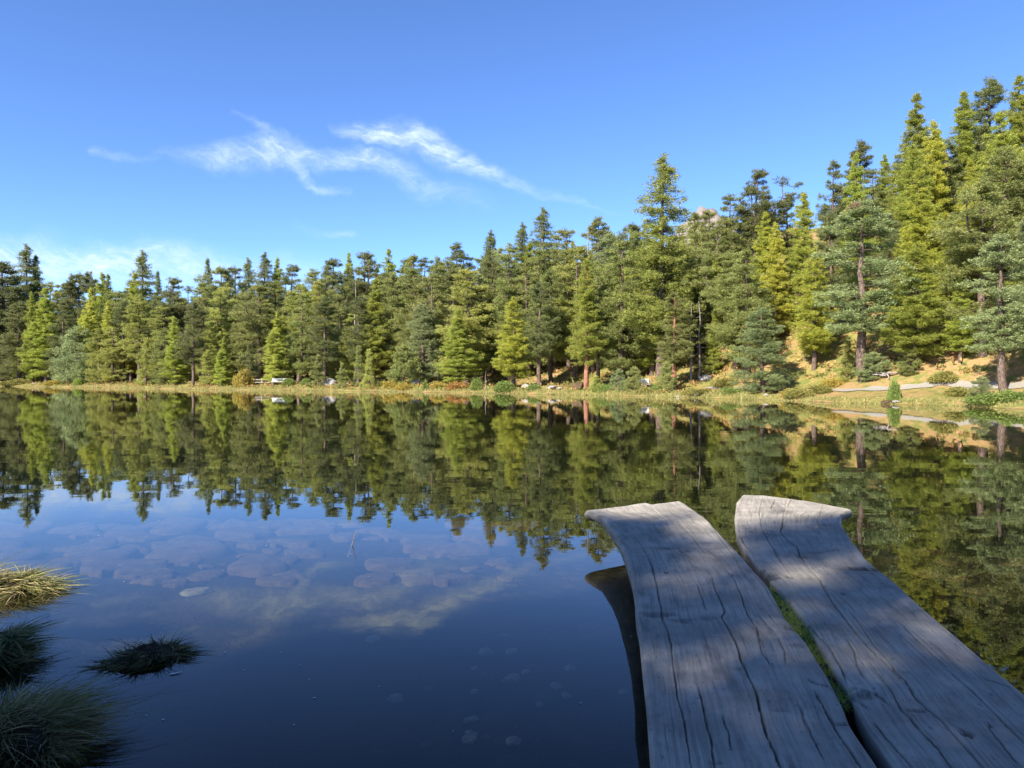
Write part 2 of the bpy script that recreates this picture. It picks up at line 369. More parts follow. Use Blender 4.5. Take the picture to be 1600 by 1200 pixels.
# far rocky peak showing between the trees
def peak():
    D = 900; rng = np.random.default_rng(3); n = 70
    xs = np.linspace(-160, 170, n); ys = np.linspace(-90, 90, 34); V = []
    x0 = (1101 - CX) / F * D
    for yy in ys:
        for xx in xs:
            r = math.hypot(xx / 1.25, yy)
            z = 213 - 1.0 * r - 18 * sm(np.float64((abs(xx) - 18) / 40)) + lump(xx, yy, 22) * 4.0 + lump(xx, yy, 8) * 2.2 + rng.normal() * 1.0
            V.append((x0 + xx, D + yy, max(z, 15)))
    Iq = np.arange(n * 34).reshape(34, n)
    return mesh('mountain', V, quads=np.stack([Iq[:-1, :-1], Iq[:-1, 1:], Iq[1:, 1:], Iq[1:, :-1]], -1).reshape(-1, 4))
tag(obj('mountain', peak(), M_PEAK), kind='structure')

# ------------------------------------------------------------------ tree kinds
def pine(seed, H=18.0, R=2.7, cb=.12, nb=125, shape='column', twin=0, needle=.17):
    rng = np.random.default_rng(seed); T = Tubes(); C, Dv = [], []
    tops = [(0, 0, 1.0)] + [(rng.normal() * .5, rng.normal() * .5, rng.uniform(.78, .93)) for _ in range(twin)]
    ph = rng.uniform(0, 6.3, 3)
    for q, (ox, oy, hf) in enumerate(tops):
        k = 9; z = np.linspace(0 if q == 0 else .45 * H, H * hf * .97, k); wv = rng.normal(size=(k, 2)) * .05 * R / 2.7
        off = np.clip((z / H - .45) / .3, 0, 1) if q else np.zeros(k)
        px_ = np.stack([ox * R * .5 * off + wv[:, 0], oy * R * .5 * off + wv[:, 1], z], -1)
        T.add(px_, np.linspace(H * .0165 if q == 0 else H * .006, H * .002, k), 8)
    for i in range(nb):
        ox, oy, hf = tops[i % len(tops)] if twin and rng.random() < .5 else tops[0]
        tq = rng.random() ** 1.08; zb = cb * H + (hf - cb) * H * tq * .97
        if shape == 'column': pr = (1 - tq) ** .38 * min(1, .68 + 1.6 * tq) * .98 + .06
        else: pr = (1 - tq) ** .85 * min(1, .8 + 1.2 * tq) + .05
        az = i * 2.39996 + rng.normal() * .3
        r = R * pr * rng.uniform(.62, 1.12) * (1 + .22 * math.sin(3 * az + ph[0] + 5 * tq) + .12 * math.sin(2 * az + ph[1]))
        rise = rng.uniform(.02, .32) if shape == 'column' else rng.uniform(-.12, .15)
        e = np.array([math.cos(az), math.sin(az), 0.0]); base = np.array([ox * R * .5 * max(0, (zb / H - .45) / .3) if ox else 0, oy * R * .5 * max(0, (zb / H - .45) / .3) if oy else 0, zb])
        s = np.linspace(0, 1, 4); pts = base + e * (r * s)[:, None] + np.array([0, 0, 1.0]) * (r * rise * s ** 2 - .05 * r * s)[:, None]
        if r > .5 * R * .5: T.add(pts, np.linspace(H * .0028, H * .0007, 4), 4)
        nt = max(6, int(7 + 27 * (r / 2.7) * (2.7 / R) ** .0 * min(1, r / 1.2 + .3)))
        nt = int(nt * min(1.0, .45 + R / 4))
        ss = rng.uniform(.28, 1.04, nt) ** .75
        lat = np.cross(e, [0, 0, 1.0]); c = base + e * (r * ss)[:, None] + lat * (rng.normal(size=nt) * .22 * r * (1.15 - .4 * ss))[:, None]
        c[:, 2] += r * rise * ss ** 2 - .05 * r * ss + rng.normal(size=nt) * .085 * r + .02
        dv = e * .75 + np.array([0, 0, .55]) + rng.normal(size=(nt, 3)) * .35
        C.append(c); Dv.append(dv)
    n = int(26 * R / 2.7) + 8      # leader
    tops_c = [np.stack([ox * R * .5 + rng.normal(size=n) * .10 * R, oy * R * .5 + rng.normal(size=n) * .10 * R, H * hf * rng.uniform(.93, 1.0, n)], -1) for ox, oy, hf in tops]
    C += tops_c; Dv += [rng.normal(size=(n, 3)) * .5 + np.array([0, 0, .9]) for _ in tops]
    C = np.concatenate(C); Dv = unit(np.concatenate(Dv)); K = 24
    c = np.repeat(C, K, 0); d = np.repeat(Dv, K, 0) + rng.normal(size=(len(C) * K, 3)) * .62
    ln = needle * rng.uniform(.7, 1.25, len(c)); V, Qd = leaves(c + rng.normal(size=c.shape) * needle * .55, d, ln, ln * .28, rng)
    return T.mesh('trunk'), mesh('crown', V, quads=Qd)
def larch(seed, H=22.0, R=3.0, cb=.10, nb=270, sparse=.72, top_thin=.0):
    rng = np.random.default_rng(seed); T = Tubes(); C, Dv = [], []
    k = 10; z = np.linspace(0, H * .99, k); wv = np.cumsum(rng.normal(size=(k, 2)) * .035, 0)
    T.add(np.stack([wv[:, 0], wv[:, 1], z], -1), np.linspace(H * .014, H * .0012, k), 8)
    ph = rng.uniform(0, 6.3, 3)
    for i in range(nb):
        tq = rng.random() ** .95; zb = cb * H + (1 - cb) * H * tq * .985
        pr = (1 - tq) ** .72 * min(1, .55 + 2.2 * tq) + .035
        az = i * 2.39996 + rng.normal() * .35
        r = R * pr * rng.uniform(.5, 1.15) * (1 + .18 * math.sin(2 * az + ph[0] + 4 * tq))
        e = np.array([math.cos(az), math.sin(az), 0.0]); lat = np.cross(e, [0, 0, 1.0])
        base = np.array([np.interp(zb, z, wv[:, 0]), np.interp(zb, z, wv[:, 1]), zb]); dr = rng.uniform(.05, .32); up = dr * rng.uniform(.5, 1.3) + .12 * tq
        zf = lambda s: r * (-dr * s + up * s * s)
        s = np.linspace(0, 1, 5); T.add(base + e * (r * s)[:, None] + np.array([0, 0, 1.0]) * zf(s)[:, None], np.linspace(H * .0019, H * .0004, 5), 4)
        nt = int((8 + 26 * r) * sparse * (1 - top_thin * (tq > .72)))
        ss = rng.uniform(.12, 1.03, nt) ** .85
        w_ = rng.normal(size=nt) * .17 * r * (1.1 - .75 * ss)
        c = base + e * (r * ss)[:, None] + lat * w_[:, None]; c[:, 2] += zf(ss) - np.abs(rng.normal(size=nt)) * .22 * (.6 + .3 * r) + .06
        C.append(c); Dv.append(e * .6 + lat * np.sign(w_)[:, None] * .4 + np.array([0, 0, -.1]) + rng.normal(size=(nt, 3)) * .4)
    n = 16; C.append(np.stack([wv[-1, 0] + rng.normal(size=n) * .07, wv[-1, 1] + rng.normal(size=n) * .07, H * rng.uniform(.94, 1.0, n)], -1)); Dv.append(rng.normal(size=(n, 3)) * .5 + np.array([0, 0, .6]))
    C = np.concatenate(C); Dv = unit(np.concatenate(Dv)); K = 13
    c = np.repeat(C, K, 0); d = np.repeat(Dv, K, 0) + rng.normal(size=(len(C) * K, 3)) * .65
    ln = .18 * rng.uniform(.6, 1.3, len(c)); V, Qd = leaves(c + rng.normal(size=c.shape) * .08, d, ln, ln * .25, rng)
    return T.mesh('trunk'), mesh('crown', V, quads=Qd)
def snag(seed, H=10.0, nb=34, R=1.1):
    rng = np.random.default_rng(seed); T = Tubes(); k = 8
    T.add(np.stack([rng.normal(size=k) * .05, rng.normal(size=k) * .05, np.linspace(0, H, k)], -1), np.linspace(H * .013, H * .002, k), 7)
    for i in range(nb):
        tq = rng.uniform(.2, .97); az = rng.uniform(0, 6.3); r = R * (1.1 - .7 * tq) * rng.uniform(.4, 1.1)
        e = np.array([math.cos(az), math.sin(az), 0]); s = np.linspace(0, 1, 4)
        T.add(np.array([0, 0, tq * H]) + e * (r * s)[:, None] + np.array([0, 0, 1.0]) * (r * (-.35 * s + .2 * s * s + rng.normal() * .15 * s))[:, None], np.linspace(.028, .006, 4), 4)
    return T.mesh('trunk')
H0 = {'pine': 18.0, 'larch': 22.0, 'young': 4.0, 'snag': 10.0}
W0 = {'pine': 2.9, 'larch': 3.0, 'young': 1.05}
KIND = {
    'pine': [pine(11), pine(12, R=2.5, cb=.06, twin=1), pine(13, R=3.0, cb=.2, twin=2), pine(14, R=2.4, cb=.28, nb=105), pine(15, R=2.9, cb=.03, nb=145)],
    'larch': [larch(21), larch(22, R=2.7, cb=.05), larch(23, R=3.3, cb=.16, top_thin=.55), larch(24, R=2.6, cb=.2, sparse=.5, top_thin=.3), larch(25, R=2.7, cb=.12, nb=120, sparse=.30)],
    'young': [pine(31, H=4.0, R=1.0, cb=.03, nb=70, shape='cone', needle=.11), pine(32, H=4.0, R=.85, cb=.05, nb=64, shape='cone', needle=.11), pine(33, H=4.0, R=1.25, cb=.02, nb=80, shape='column', needle=.12)],
}
SNAGS = [snag(41), snag(42, nb=20)]
NAME = {'pine': 'stone_pine', 'larch': 'larch_tree', 'young': 'young_conifer'}
PINE_C = (0.255, 0.272, 0.085); PINE_D = (0.175, 0.190, 0.068); PINE_B = (0.255, 0.295, 0.125); PINE_L = (0.34, 0.35, 0.088)
LAR_G = (0.34, 0.37, 0.070); LAR_Y = (0.44, 0.44, 0.075); LAR_B = (0.38, 0.41, 0.08); LAR_D = (0.21, 0.235, 0.07)
rnd = random.Random(7)
def plant(kind, x, y, H, wf, col, label, group=None, var=None, bark_=None, zoff=-.12, lean=0):
    i = rnd.randrange(min(4, len(KIND[kind]))) if var is None else var
    tm, cmesh = KIND[kind][i]
    z = gz(x, y) + zoff
    root = obj(NAME[kind], None, loc=(x, y, z), rot=(rnd.gauss(0, .012), lean + rnd.gauss(0, .012), rnd.uniform(0, 6.28)))
    root.empty_display_size = .3
    s = H / H0[kind]; w = s * wf * {'pine': 1.34, 'larch': 1.3, 'young': 1.15}[kind]; root.scale = (w, w, s)
    j = rnd.uniform(.88, 1.12)
    a = obj('trunk', tm, None, root)
    if not tm.materials: tm.materials.append(M_BARK)
    if bark_ is not None:
        a.material_slots[0].link = 'OBJECT'; a.material_slots[0].material = bark_
    b = obj('crown', cmesh, M_LARCH if kind == 'larch' else M_NEEDLE, root); b.color = (col[0] * j, col[1] * j * rnd.uniform(.96, 1.04), col[2] * j, 1)
    tag(root, label, 'tree', group); return root
used = []
def tree(px, top, dd, kind, col, label, wf=1.0, var=None, bark_=None, group=None, lean=0):
    """a tree by its column in the photograph, the row of its tip and its distance behind the shore line"""
    D = Ds(px) + dd; x, y, _ = at(px, D); z = gz(x, y); zt = CAMH + (YH - top) / F * D
    H = zt - z
    used.append((px, D, H))
    return plant(kind, x, y, H, wf, col, label, group, var, bark_, lean=lean)

# ------------------------------------------------------------------ the trees of the far shore, left to right
P_, L_, Y_ = 'pine', 'larch', 'young'
TREES = [
 # px, top, behind shore, kind, colour, label, width, variant
 (6, 408, 14, P_, PINE_D, 'tall very dark pine at the left edge of the forest', 1.25, 4),
 (-30, 430, 10, P_, PINE_D, 'dark pine cut off by the left border of the photo', 1.2, 0),
 (30, 470, 8, P_, PINE_D, 'dark pine second from the left border on the shore', 1.2, 4),
 (41, 379, 42, L_, LAR_D, 'sparse tall larch rising above the pines near the left border', 1.0, 2),
 (58, 398, 46, L_, LAR_D, 'shorter sparse larch just right of the leftmost tall larch', .9, 3),
 (52, 455, 9, L_, LAR_G, 'light green larch at the water near the left border', .9, 1),
 (78, 440, 20, P_, PINE_L, 'yellowish green pine beside the leftmost dark pines', 1.05, 1),
 (100, 470, 10, P_, PINE_D, 'dark pine left of the bluish young conifer pair', 1.1, 0),
 (112, 428, 30, P_, PINE_D, 'dark pine with round top, left one of three on the skyline', .8, 3),
 (122, 425, 33, P_, PINE_D, 'dark pine with round top, middle one of three on the skyline', .8, 0),
 (139, 424, 30, P_, PINE_D, 'dark pine with round top, right one of three on the skyline', .85, 3),
 (108, 522, 7, Y_, PINE_B, 'bluish young conifer, left one of a pair on the left shore', 1.1, 0),
 (124, 510, 7, Y_, PINE_B, 'bluish young conifer, taller right one of a pair on the left shore', 1.1, 2),
 (157, 425, 24, L_, LAR_G, 'light green larch with blunt top left of the tallest left larch', 1.15, 1),
 (173, 427, 26, L_, LAR_D, 'thin grey green larch behind the blunt light green larch', .8, 3),
 (156, 512, 7, P_, PINE_L, 'light green conifer, left of twin trees on the left shore', 1.2, 4),
 (176, 510, 7, P_, PINE_L, 'light green conifer, right of twin trees on the left shore', 1.15, 1),
 (192, 470, 14, P_, PINE_D, 'dark pine with bare lower trunk behind the twin light conifers', 1.0, 3),
 (205, 424, 25, L_, LAR_G, 'rounded light green larch left of the tallest left larch', 1.1, 0),
 (222, 388, 34, L_, LAR_D, 'tallest thin larch sticking out of the left skyline', 1.0, 2),
 (245, 422, 36, L_, LAR_D, 'small thin larch right of the tallest left larch', .8, 3),
 (228, 528, 5, Y_, PINE_L, 'narrow young conifer standing free on the left shore', .95, 1),
 (256, 512, 6, P_, PINE_C, 'mid green pine left of the wide light green tree on the shore', 1.1, 4),
 (276, 493, 5, L_, LAR_G, 'wide light green larch reaching down to the orange bank', 1.35, 1),
 (268, 432, 24, P_, PINE_D, 'dark round topped pine behind the wide light green larch', 1.0, 2),
 (302, 470, 4, P_, PINE_D, 'dark pine with thin bare trunk close to the orange bank', .9, 3),
 (318, 462, 10, P_, PINE_C, 'mid green pine right of the bare trunked dark pine', 1.0, 0),
 (325, 403, 42, L_, LAR_D, 'thin larch tip above the left skyline between round pines', .8, 3),
 (345, 416, 36, P_, PINE_C, 'round topped pine on the skyline right of the thin larch tip', 1.0, 2),
 (368, 415, 38, P_, PINE_D, 'dark round pine on the skyline above the yellow shrub', 1.0, 0),
 (326, 545, 5, P_, PINE_L, 'low light green conifer behind the white floating plank', 1.2, 4),
 (348, 528, 4, L_, LAR_B, 'low bushy bright green larch behind the white floating plank', 1.6, 1),
 (375, 480, 12, P_, PINE_C, 'mid green pine behind the yellow shrub', 1.1, 1),
 (390, 536, 5, Y_, PINE_D, 'narrow dark young conifer behind the rail fence', .9, 1),
 (393, 399, 40, L_, LAR_D, 'left one of two thin larch tips above the rail fence', .85, 2),
 (413, 391, 40, L_, LAR_D, 'right taller one of two thin larch tips above the rail fence', .95, 2),
 (431, 401, 42, L_, LAR_G, 'soft green larch tip above the bright green larch', .9, 1),
 (431, 486, 5, L_, LAR_B, 'bright lime green cone shaped larch behind the white bench', 1.5, 1),
 (455, 412, 38, P_, PINE_D, 'dark pine top on the skyline right of the bench', .95, 2),
 (470, 458, 9, P_, PINE_C, 'tall pine right of the bright lime green larch', 1.0, 0),
 (490, 420, 30, P_, PINE_C, 'pine on the skyline between bench and grey boulder', 1.0, 1),
 (507, 462, 7, P_, PINE_D, 'big dark pine with bare trunk beside the grey boulder', 1.25, 3),
 (520, 402, 34, P_, PINE_D, 'dark bumpy topped pine above the grey boulder', 1.0, 2),
 (543, 393, 38, L_, LAR_G, 'light larch top on the skyline above the small cone trees', .9, 1),
 (567, 393, 36, P_, PINE_D, 'dark broad round pine on the skyline right of the light larch top', 1.1, 2),
 (590, 415, 34, L_, LAR_Y, 'yellow green larch below the skyline right of the dark round pine', 1.0, 0),
 (610, 388, 36, L_, LAR_G, 'pale larch with tall top in the middle of the skyline', 1.0, 0),
 (560, 462, 10, P_, PINE_D, 'dark pine under the dead grey treetop', 1.0, 3),
 (612, 425, 14, P_, PINE_C, 'tall pine with long visible trunk in the middle of the forest', 1.0, 3),
 (644, 396, 28, P_, PINE_C, 'tall dense pine on the skyline left of the narrow pine', 1.1, 0),
 (664, 402, 34, P_, PINE_D, 'dark pine top between two taller pines mid skyline', .9, 1),
 (683, 400, 30, P_, PINE_C, 'narrow pine spire in the middle of the skyline', .7, 3),
 (713, 379, 26, P_, PINE_D, 'dark tall forked pine left of the high larch', .95, 1),
 (497, 553, 3.5, Y_, PINE_C, 'bushy young conifer left of the grey boulder', 1.1, 0),
 (534, 566, 1.6, Y_, PINE_C, 'small cone shaped conifer at the water right of the grey boulder', 1.0, 0),
 (561, 540, 4, Y_, PINE_C, 'taller cone conifer behind the two small ones at the shore', .85, 1),
 (577, 545, 1.8, Y_, PINE_L, 'small cone conifer with slim tip, right one at the shore', .85, 1),
 (630, 538, 4, Y_, PINE_C, 'young blue green conifer left of the pale angular boulder', 1.0, 2),
 (660, 473, 8, P_, PINE_B, 'broad dense pine behind the pale angular boulder', 1.3, 4),
 (688, 470, 12, L_, LAR_B, 'slim bright green larch right of the broad dense pine', .8, 1),
 (716, 482, 4, L_, LAR_B, 'wide bright yellow green larch with foliage to the ground', 1.75, 0),
 (746, 425, 13, P_, PINE_C, 'tall pine behind the wide bright yellow green larch', 1.05, 0),
 (762, 357, 33, L_, LAR_D, 'high thin larch, first of a row of three tall tops', 1.0, 2),
 (770, 398, 20, P_, PINE_D, 'dark pine in front of the first high larch', .9, 3),
 (802, 460, 3.5, L_, LAR_Y, 'golden yellow green larch with drooping boughs over the shore', 1.5, 2),
 (796, 380, 26, P_, PINE_C, 'pine with ragged top left of the pair of high larches', 1.1, 1),
 (814, 345, 35, L_, LAR_D, 'left lower one of a pair of high larches', .95, 2),
 (848, 322, 36, L_, LAR_D, 'tallest high larch left of the giant larch', 1.1, 2),
 (826, 405, 15, P_, PINE_C, 'mid green pine under the pair of high larches', 1.1, 0),
 (860, 420, 10, P_, PINE_C, 'pine with bare lower trunk left of the red trunked tree', 1.0, 3),
 (889, 355, 26, P_, PINE_C, 'dense pine on the skyline right of the tallest high larch', 1.1, 0),
 (842, 440, 5, P_, PINE_D, 'dark thick trunked pine beside the shore boulders', 1.1, 3),
 (936, 338, 32, P_, PINE_C, 'open topped pine on the skyline left of the giant larch', .9, 3),
 (953, 362, 20, P_, PINE_B, 'big dense pine left of the giant larch', 1.25, 4),
 (916, 402, 3.2, L_, LAR_G, 'light green tree with straight bright red trunk at the shore', 1.15, 3),
 (934, 430, 7, P_, PINE_C, 'pine just right of the bright red trunk', .95, 3),
 (970, 372, 7, P_, PINE_C, 'tall full pine in front and left of the giant larch', 1.15, 0),
 (984, 348, 24, P_, PINE_D, 'dark pine tip directly left of the giant larch', .9, 2),
 (1031, 238, 8, L_, (0.27, 0.285, 0.068), 'giant larch towering over the middle of the far shore', 1.12, 2),
 (1054, 455, 4.5, P_, PINE_C, 'pine with bare reddish trunk in front of the giant larch', 1.2, 3),
 (1062, 380, 16, P_, PINE_D, 'dark pine right behind the giant larch', 1.1, 0),
 (1086, 330, 28, P_, PINE_C, 'pine below the rocky peak, left one', 1.0, 1),
 (1108, 326, 26, P_, PINE_C, 'pine below the rocky peak, right one', 1.0, 0),
 (1092, 400, 14, P_, PINE_D, 'dark shaded pine behind the dead grey tree', 1.0, 2),
 (1115, 478, 9, L_, LAR_G, 'slim light green conifer on the slope left of the dense pine', .9, 1),
 (1140, 303, 24, P_, PINE_C, 'pine with pointed tip left of the bushy topped pine', 1.0, 1),
 (1179, 264, 26, P_, PINE_D, 'tall pine with dark bushy forked top on the right skyline', 1.0, 2),
 (1150, 392, 10, P_, PINE_C, 'wide ragged pine with dead grey lower boughs', 1.4, 2),
 (1192, 330, 17, L_, LAR_Y, 'yellow green larch behind the dense front pine', 1.2, 0),
 (1192, 478, 2.8, P_, PINE_B, 'dense bluish green pine reaching the ground at the water', 1.45, 4),
 (1215, 345, 14, L_, LAR_Y, 'golden green larch right of the dense front pine', 1.1, 1),
 (1228, 300, 30, P_, PINE_D, 'dark pine behind the golden green larches', .9, 3),
 (1252, 298, 16, L_, LAR_B, 'bright yellow green larch left of the brown topped pine', 1.25, 1),
 (1272, 380, 9, L_, LAR_Y, 'lower drooping larch left of the brown topped pine', 1.1, 2),
 (1298, 250, 24, P_, PINE_D, 'dark narrow pine tip left of the sparse black pine', .75, 1),
 (1300, 330, 13, P_, PINE_D, 'shaded pine close behind the brown topped pine', .9, 3),
 (1343, 218, 28, P_, PINE_D, 'sparse dark pine with ragged top on the right skyline', .9, 3),
 (1336, 236, 20, L_, LAR_G, 'light larch in front of the ragged dark pine', 1.0, 1),
 (1346, 312, 6.5, P_, PINE_B, 'big grey green pine with dead brown top on the slope above the driftwood', 1.35, 3),
 (1392, 330, 14, P_, PINE_D, 'shaded pine between the big slope pine and the larches', .8, 3),
 (1426, 144, 26, L_, LAR_G, 'tall larch with slender tip on the right skyline', 1.15, 0),
 (1457, 188, 20, L_, LAR_Y, 'yellow green larch right of the slender tipped larch', 1.1, 1),
 (1432, 262, 13, L_, LAR_Y, 'tall golden green larch in the middle of the right slope', 1.2, 0),
 (1424, 375, 6.5, L_, LAR_G, 'broad feathery larch above the round bush by the path', 1.6, 2),
 (1480, 330, 12, L_, LAR_G, 'green larch left of the small yellow larch', 1.2, 0),
 (1508, 139, 24, L_, LAR_G, 'high larch second from the right on the skyline', 1.2, 1),
 (1545, 121, 28, P_, PINE_D, 'dark pine top between the two highest right larches', .9, 3),
 (1523, 292, 10, L_, LAR_Y, 'small yellow larch above the big right pine', 1.15, 1),
 (1590, 116, 24, L_, LAR_G, 'highest larch at the right border', 1.3, 0),
 (1575, 230, 17, P_, PINE_L, 'light green pine high on the slope at the right border', 1.1, 2),
 (1500, 430, 7, L_, LAR_G, 'low larch bough tree left of the big right pine', 1.3, 2),
 (1566, 364, 4.6, P_, PINE_B, 'big blue green pine by the path at the right border', 1.2, 3),
 (1618, 330, 5.5, P_, PINE_B, 'blue green pine cut off by the right border', 1.0, 3),
 (1645, 180, 16, L_, LAR_G, 'larch just beyond the right border of the photo', 1.3, 0),
 (1700, 260, 9, P_, PINE_C, 'pine well beyond the right border of the photo', 1.3, 1),
 (1042, 563, 2.2, Y_, PINE_C, 'young pine standing free in front of the giant larch', .95, 2),
 (967, 575, 1.8, Y_, PINE_B, 'young pine left of the pair by the pale slab bench', .95, 2),
 (991, 571, 1.6, Y_, PINE_C, 'young pine close left of the pale slab bench', 1.0, 2),
 (932, 585, 1.6, Y_, PINE_L, 'smallest young pine right of the red trunk', 1.0, 2),
 (1422, 543, 6.2, Y_, PINE_C, 'round bushy young pine above the gravel path', 1.35, 2),
 (1364, 548, 6.4, Y_, PINE_B, 'low spreading pine bush at the driftwood roots', 1.6, 2),
 (1532, 585, 2.0, Y_, PINE_B, 'small bushy conifer at the foot of the big right pine', 1.2, 2),
 (1325, 530, 7, Y_, PINE_L, 'pale young conifer on the sunny slope', 1.1, 1),
]
for r in TREES:
    px, top, dd, kind, col, label, wf, var = r
    bk = None
    if 'red trunk' in label or 'reddish trunk' in label: bk = M_REDBARK if ('straight' in label or 'bare reddish' in label) else None
    tree(px, top, dd, kind, col, label, wf, var, bk)

# ------------------------------------------------------------------ forest between and behind
SKX = [-150, 0, 100, 160, 225, 290, 345, 400, 500, 600, 700, 760, 800, 850, 900, 940, 1000, 1060, 1100, 1180, 1260, 1340, 1425, 1500, 1600, 1750]
SKY = [425, 420, 435, 432, 425, 432, 424, 412, 412, 402, 398, 385, 378, 368, 366, 358, 350, 340, 335, 305, 300, 262, 215, 178, 160, 160]
MARKS = [(-100, 'the trees past the left border'), (10, 'the leftmost dark pines'), (52, 'the light green larch near the left border'), (100, 'the bluish conifer pair'), (135, 'the three round dark pines'), (166, 'the twin light green conifers'),
         (205, 'the rounded light larch'), (228, 'the tallest left larch'), (262, 'the wide light green larch'), (302, 'the bare trunked dark pine'), (340, 'the floating white log'), (382, 'the golden yellow shrub'),
         (410, 'the rail fence'), (436, 'the white bench'), (470, 'the pine right of the bench'), (507, 'the grey boulder'), (545, 'the small cone conifers'), (585, 'the yellow bank bushes'), (615, 'the long trunked pine'),
         (652, 'the pale angular boulder'), (685, 'the narrow pine spire'), (716, 'the wide bright larch'), (760, 'the short bleached trunk'), (802, 'the golden drooping larch'), (845, 'the dark thick trunked pine'),
         (885, 'the white rounded boulder'), (918, 'the bright red trunk'), (955, 'the big dense pine'), (990, 'the pale bench'), (1031, 'the giant larch'), (1068, 'the free young pine'), (1100, 'the white block boulder'),
         (1150, 'the wide ragged pine'), (1192, 'the dense bluish shore pine'), (1240, 'the golden green larches'), (1300, 'the open sunny slope'), (1346, 'the big grey green slope pine'), (1395, 'the driftwood roots'),
         (1430, 'the broad feathery larch'), (1480, 'the slope above the path'), (1523, 'the small yellow larch'), (1570, 'the big right border pine'), (1640, 'the right border'), (1720, 'the trees past the right border')]
ROWS = ['standing close behind', 'half hidden behind', 'mostly hidden behind', 'its top showing high above', 'its tip showing far behind', 'faint tip in last row behind']
def fill():
    rng = random.Random(99); n = 0; made = {}
    for row, (d0, d1, step) in enumerate([(9, 15, 30), (16, 25, 25), (26, 38, 23), (40, 60, 24), (62, 90, 28), (92, 135, 34)]):
        px = -170 + rng.uniform(0, 20)
        while px < 1760:
            px += step * rng.uniform(.75, 1.3) * (1.0 if px < 1000 else 1.35)
            D = Ds(px) * (1.0 if px < 1580 else .97) + rng.uniform(d0, d1) * (1.15 if px < 600 else (1.0 if px < 1100 else .8))
            x, y, _ = at(px, D)
            if any(abs(px - q) < 9 and abs(D - e) < 5 for q, e, h in used): continue
            if row == 0 and 1225 < px < 1500: continue            # the open sunny slope
            if row == 0 and 1085 < px < 1165: continue
            if row == 1 and 1225 < px < 1400: continue
            if row > 1 and 1545 < px < 1640 and rng.random() < .6: continue
            z = gz(x, y); H = rng.uniform(14, 24) if px < 1000 else rng.uniform(10, 18)
            lim = np.interp(px, SKX, SKY) + rng.uniform(2, 45 if row > 2 else 80)
            zt = CAMH + (YH - lim) / F * D; H = min(H, zt - z)
            if H < 7: continue
            lar = rng.random() < (.32 if px < 1000 else (.5 if px < 1280 else .8))
            zone = ROWS[row] + ' ' + min(MARKS, key=lambda q: abs(q[0] - px))[1]
            if lar: tr_ = plant(L_, x, y, H, rng.uniform(1.0, 1.35), rng.choice([LAR_G, LAR_G, LAR_D, LAR_Y] if px < 1000 else [LAR_G, LAR_G, LAR_B, LAR_Y]), 'larch ' + zone, 'larches of the far forest')
            else: tr_ = plant(P_, x, y, H, rng.uniform(.95, 1.3), rng.choice([PINE_C, PINE_C, PINE_D, PINE_L]), 'pine ' + zone, 'pines of the far forest')
            used.append((px, D, H)); n += 1; made.setdefault(tr_['label'], []).append((px, tr_))
    for lab, q in made.items():
        if len(q) > 1:
            q.sort(key=lambda e: e[0])
            for i, (_, o) in enumerate(q): o['label'] = lab + ', ' + ('left one' if i == 0 else 'right one' if i == len(q) - 1 else 'middle one')
    return n
NF = fill()

# dead trees
def dead(px, top, dd, label, var, wf=1.0):
    D = Ds(px) + dd; x, y, _ = at(px, D); z = gz(x, y); H = CAMH + (YH - top) / F * D - z
    o = obj('dead_tree', SNAGS[var], M_GREYWOOD, loc=(x, y, z - .1), scale=(wf * H / 10, wf * H / 10, H / 10)); tag(o, label, 'dead tree')
dead(556, 436, 13, 'dead grey treetop poking out of the dark pine mid left', 1)
dead(1093, 468, 8, 'dead grey conifer with drooping bare twigs right of the giant larch', 0, 1.3)
dead(1080, 470, 7, 'bare grey trunk standing right of the giant larch', 1, 1.3)
dead(759, 578, 2.0, 'short bleached trunk between the bright larch and the golden larch', 1, 2.2)
dead(919, 352, 24, 'dead spiky treetop on the skyline left of the giant larch', 1, 1.2)

# trees of the near bank, behind and left of the viewpoint: they shade the logs and the near water
NEAR = [(-18.4, -8.8, 11.8), (-15.5, -6.9, 10.6), (-13.1, -8.3, 12.4), (-10.5, -6.9, 12.6), (-8.1, -8.5, 13.6), (-5.9, -7.1, 12.6), (-3.5, -8.7, 13.2), (-1.1, -7.3, 12.2), (1.3, -8.9, 12.6),
        (-13.8, -10.8, 16.2), (-12.4, -11.2, 16.6), (-11.2, -10.6, 15.8), (-9.0, -11.4, 17.2), (-6.7, -11.6, 17.4), (-4.5, -12.1, 17.4), (-2.2, -12.3, 17.0), (0.2, -12.2, 16), (2.6, -12.3, 15.0), (-22, -11.3, 14), (5.6, -10.3, 13.0), (-9.0, -3.2, 7.0), (-5.6, -3.6, 6.6)]
for i, (x, y, H) in enumerate(NEAR):
    if i in (4, 6, 11, 13, 15, 16): plant(L_, x, y, H, 1.0, LAR_G, 'larch on the near bank behind the viewpoint, dappling the logs with shade', 'shade larches on the near bank', 4)
    else: plant(P_, x, y, H, .62 if x < -12 and y < -10 else 1.0, PINE_C, 'pine on the near bank behind the viewpoint, shading the near water', 'shade pines on the near bank', i % 5)

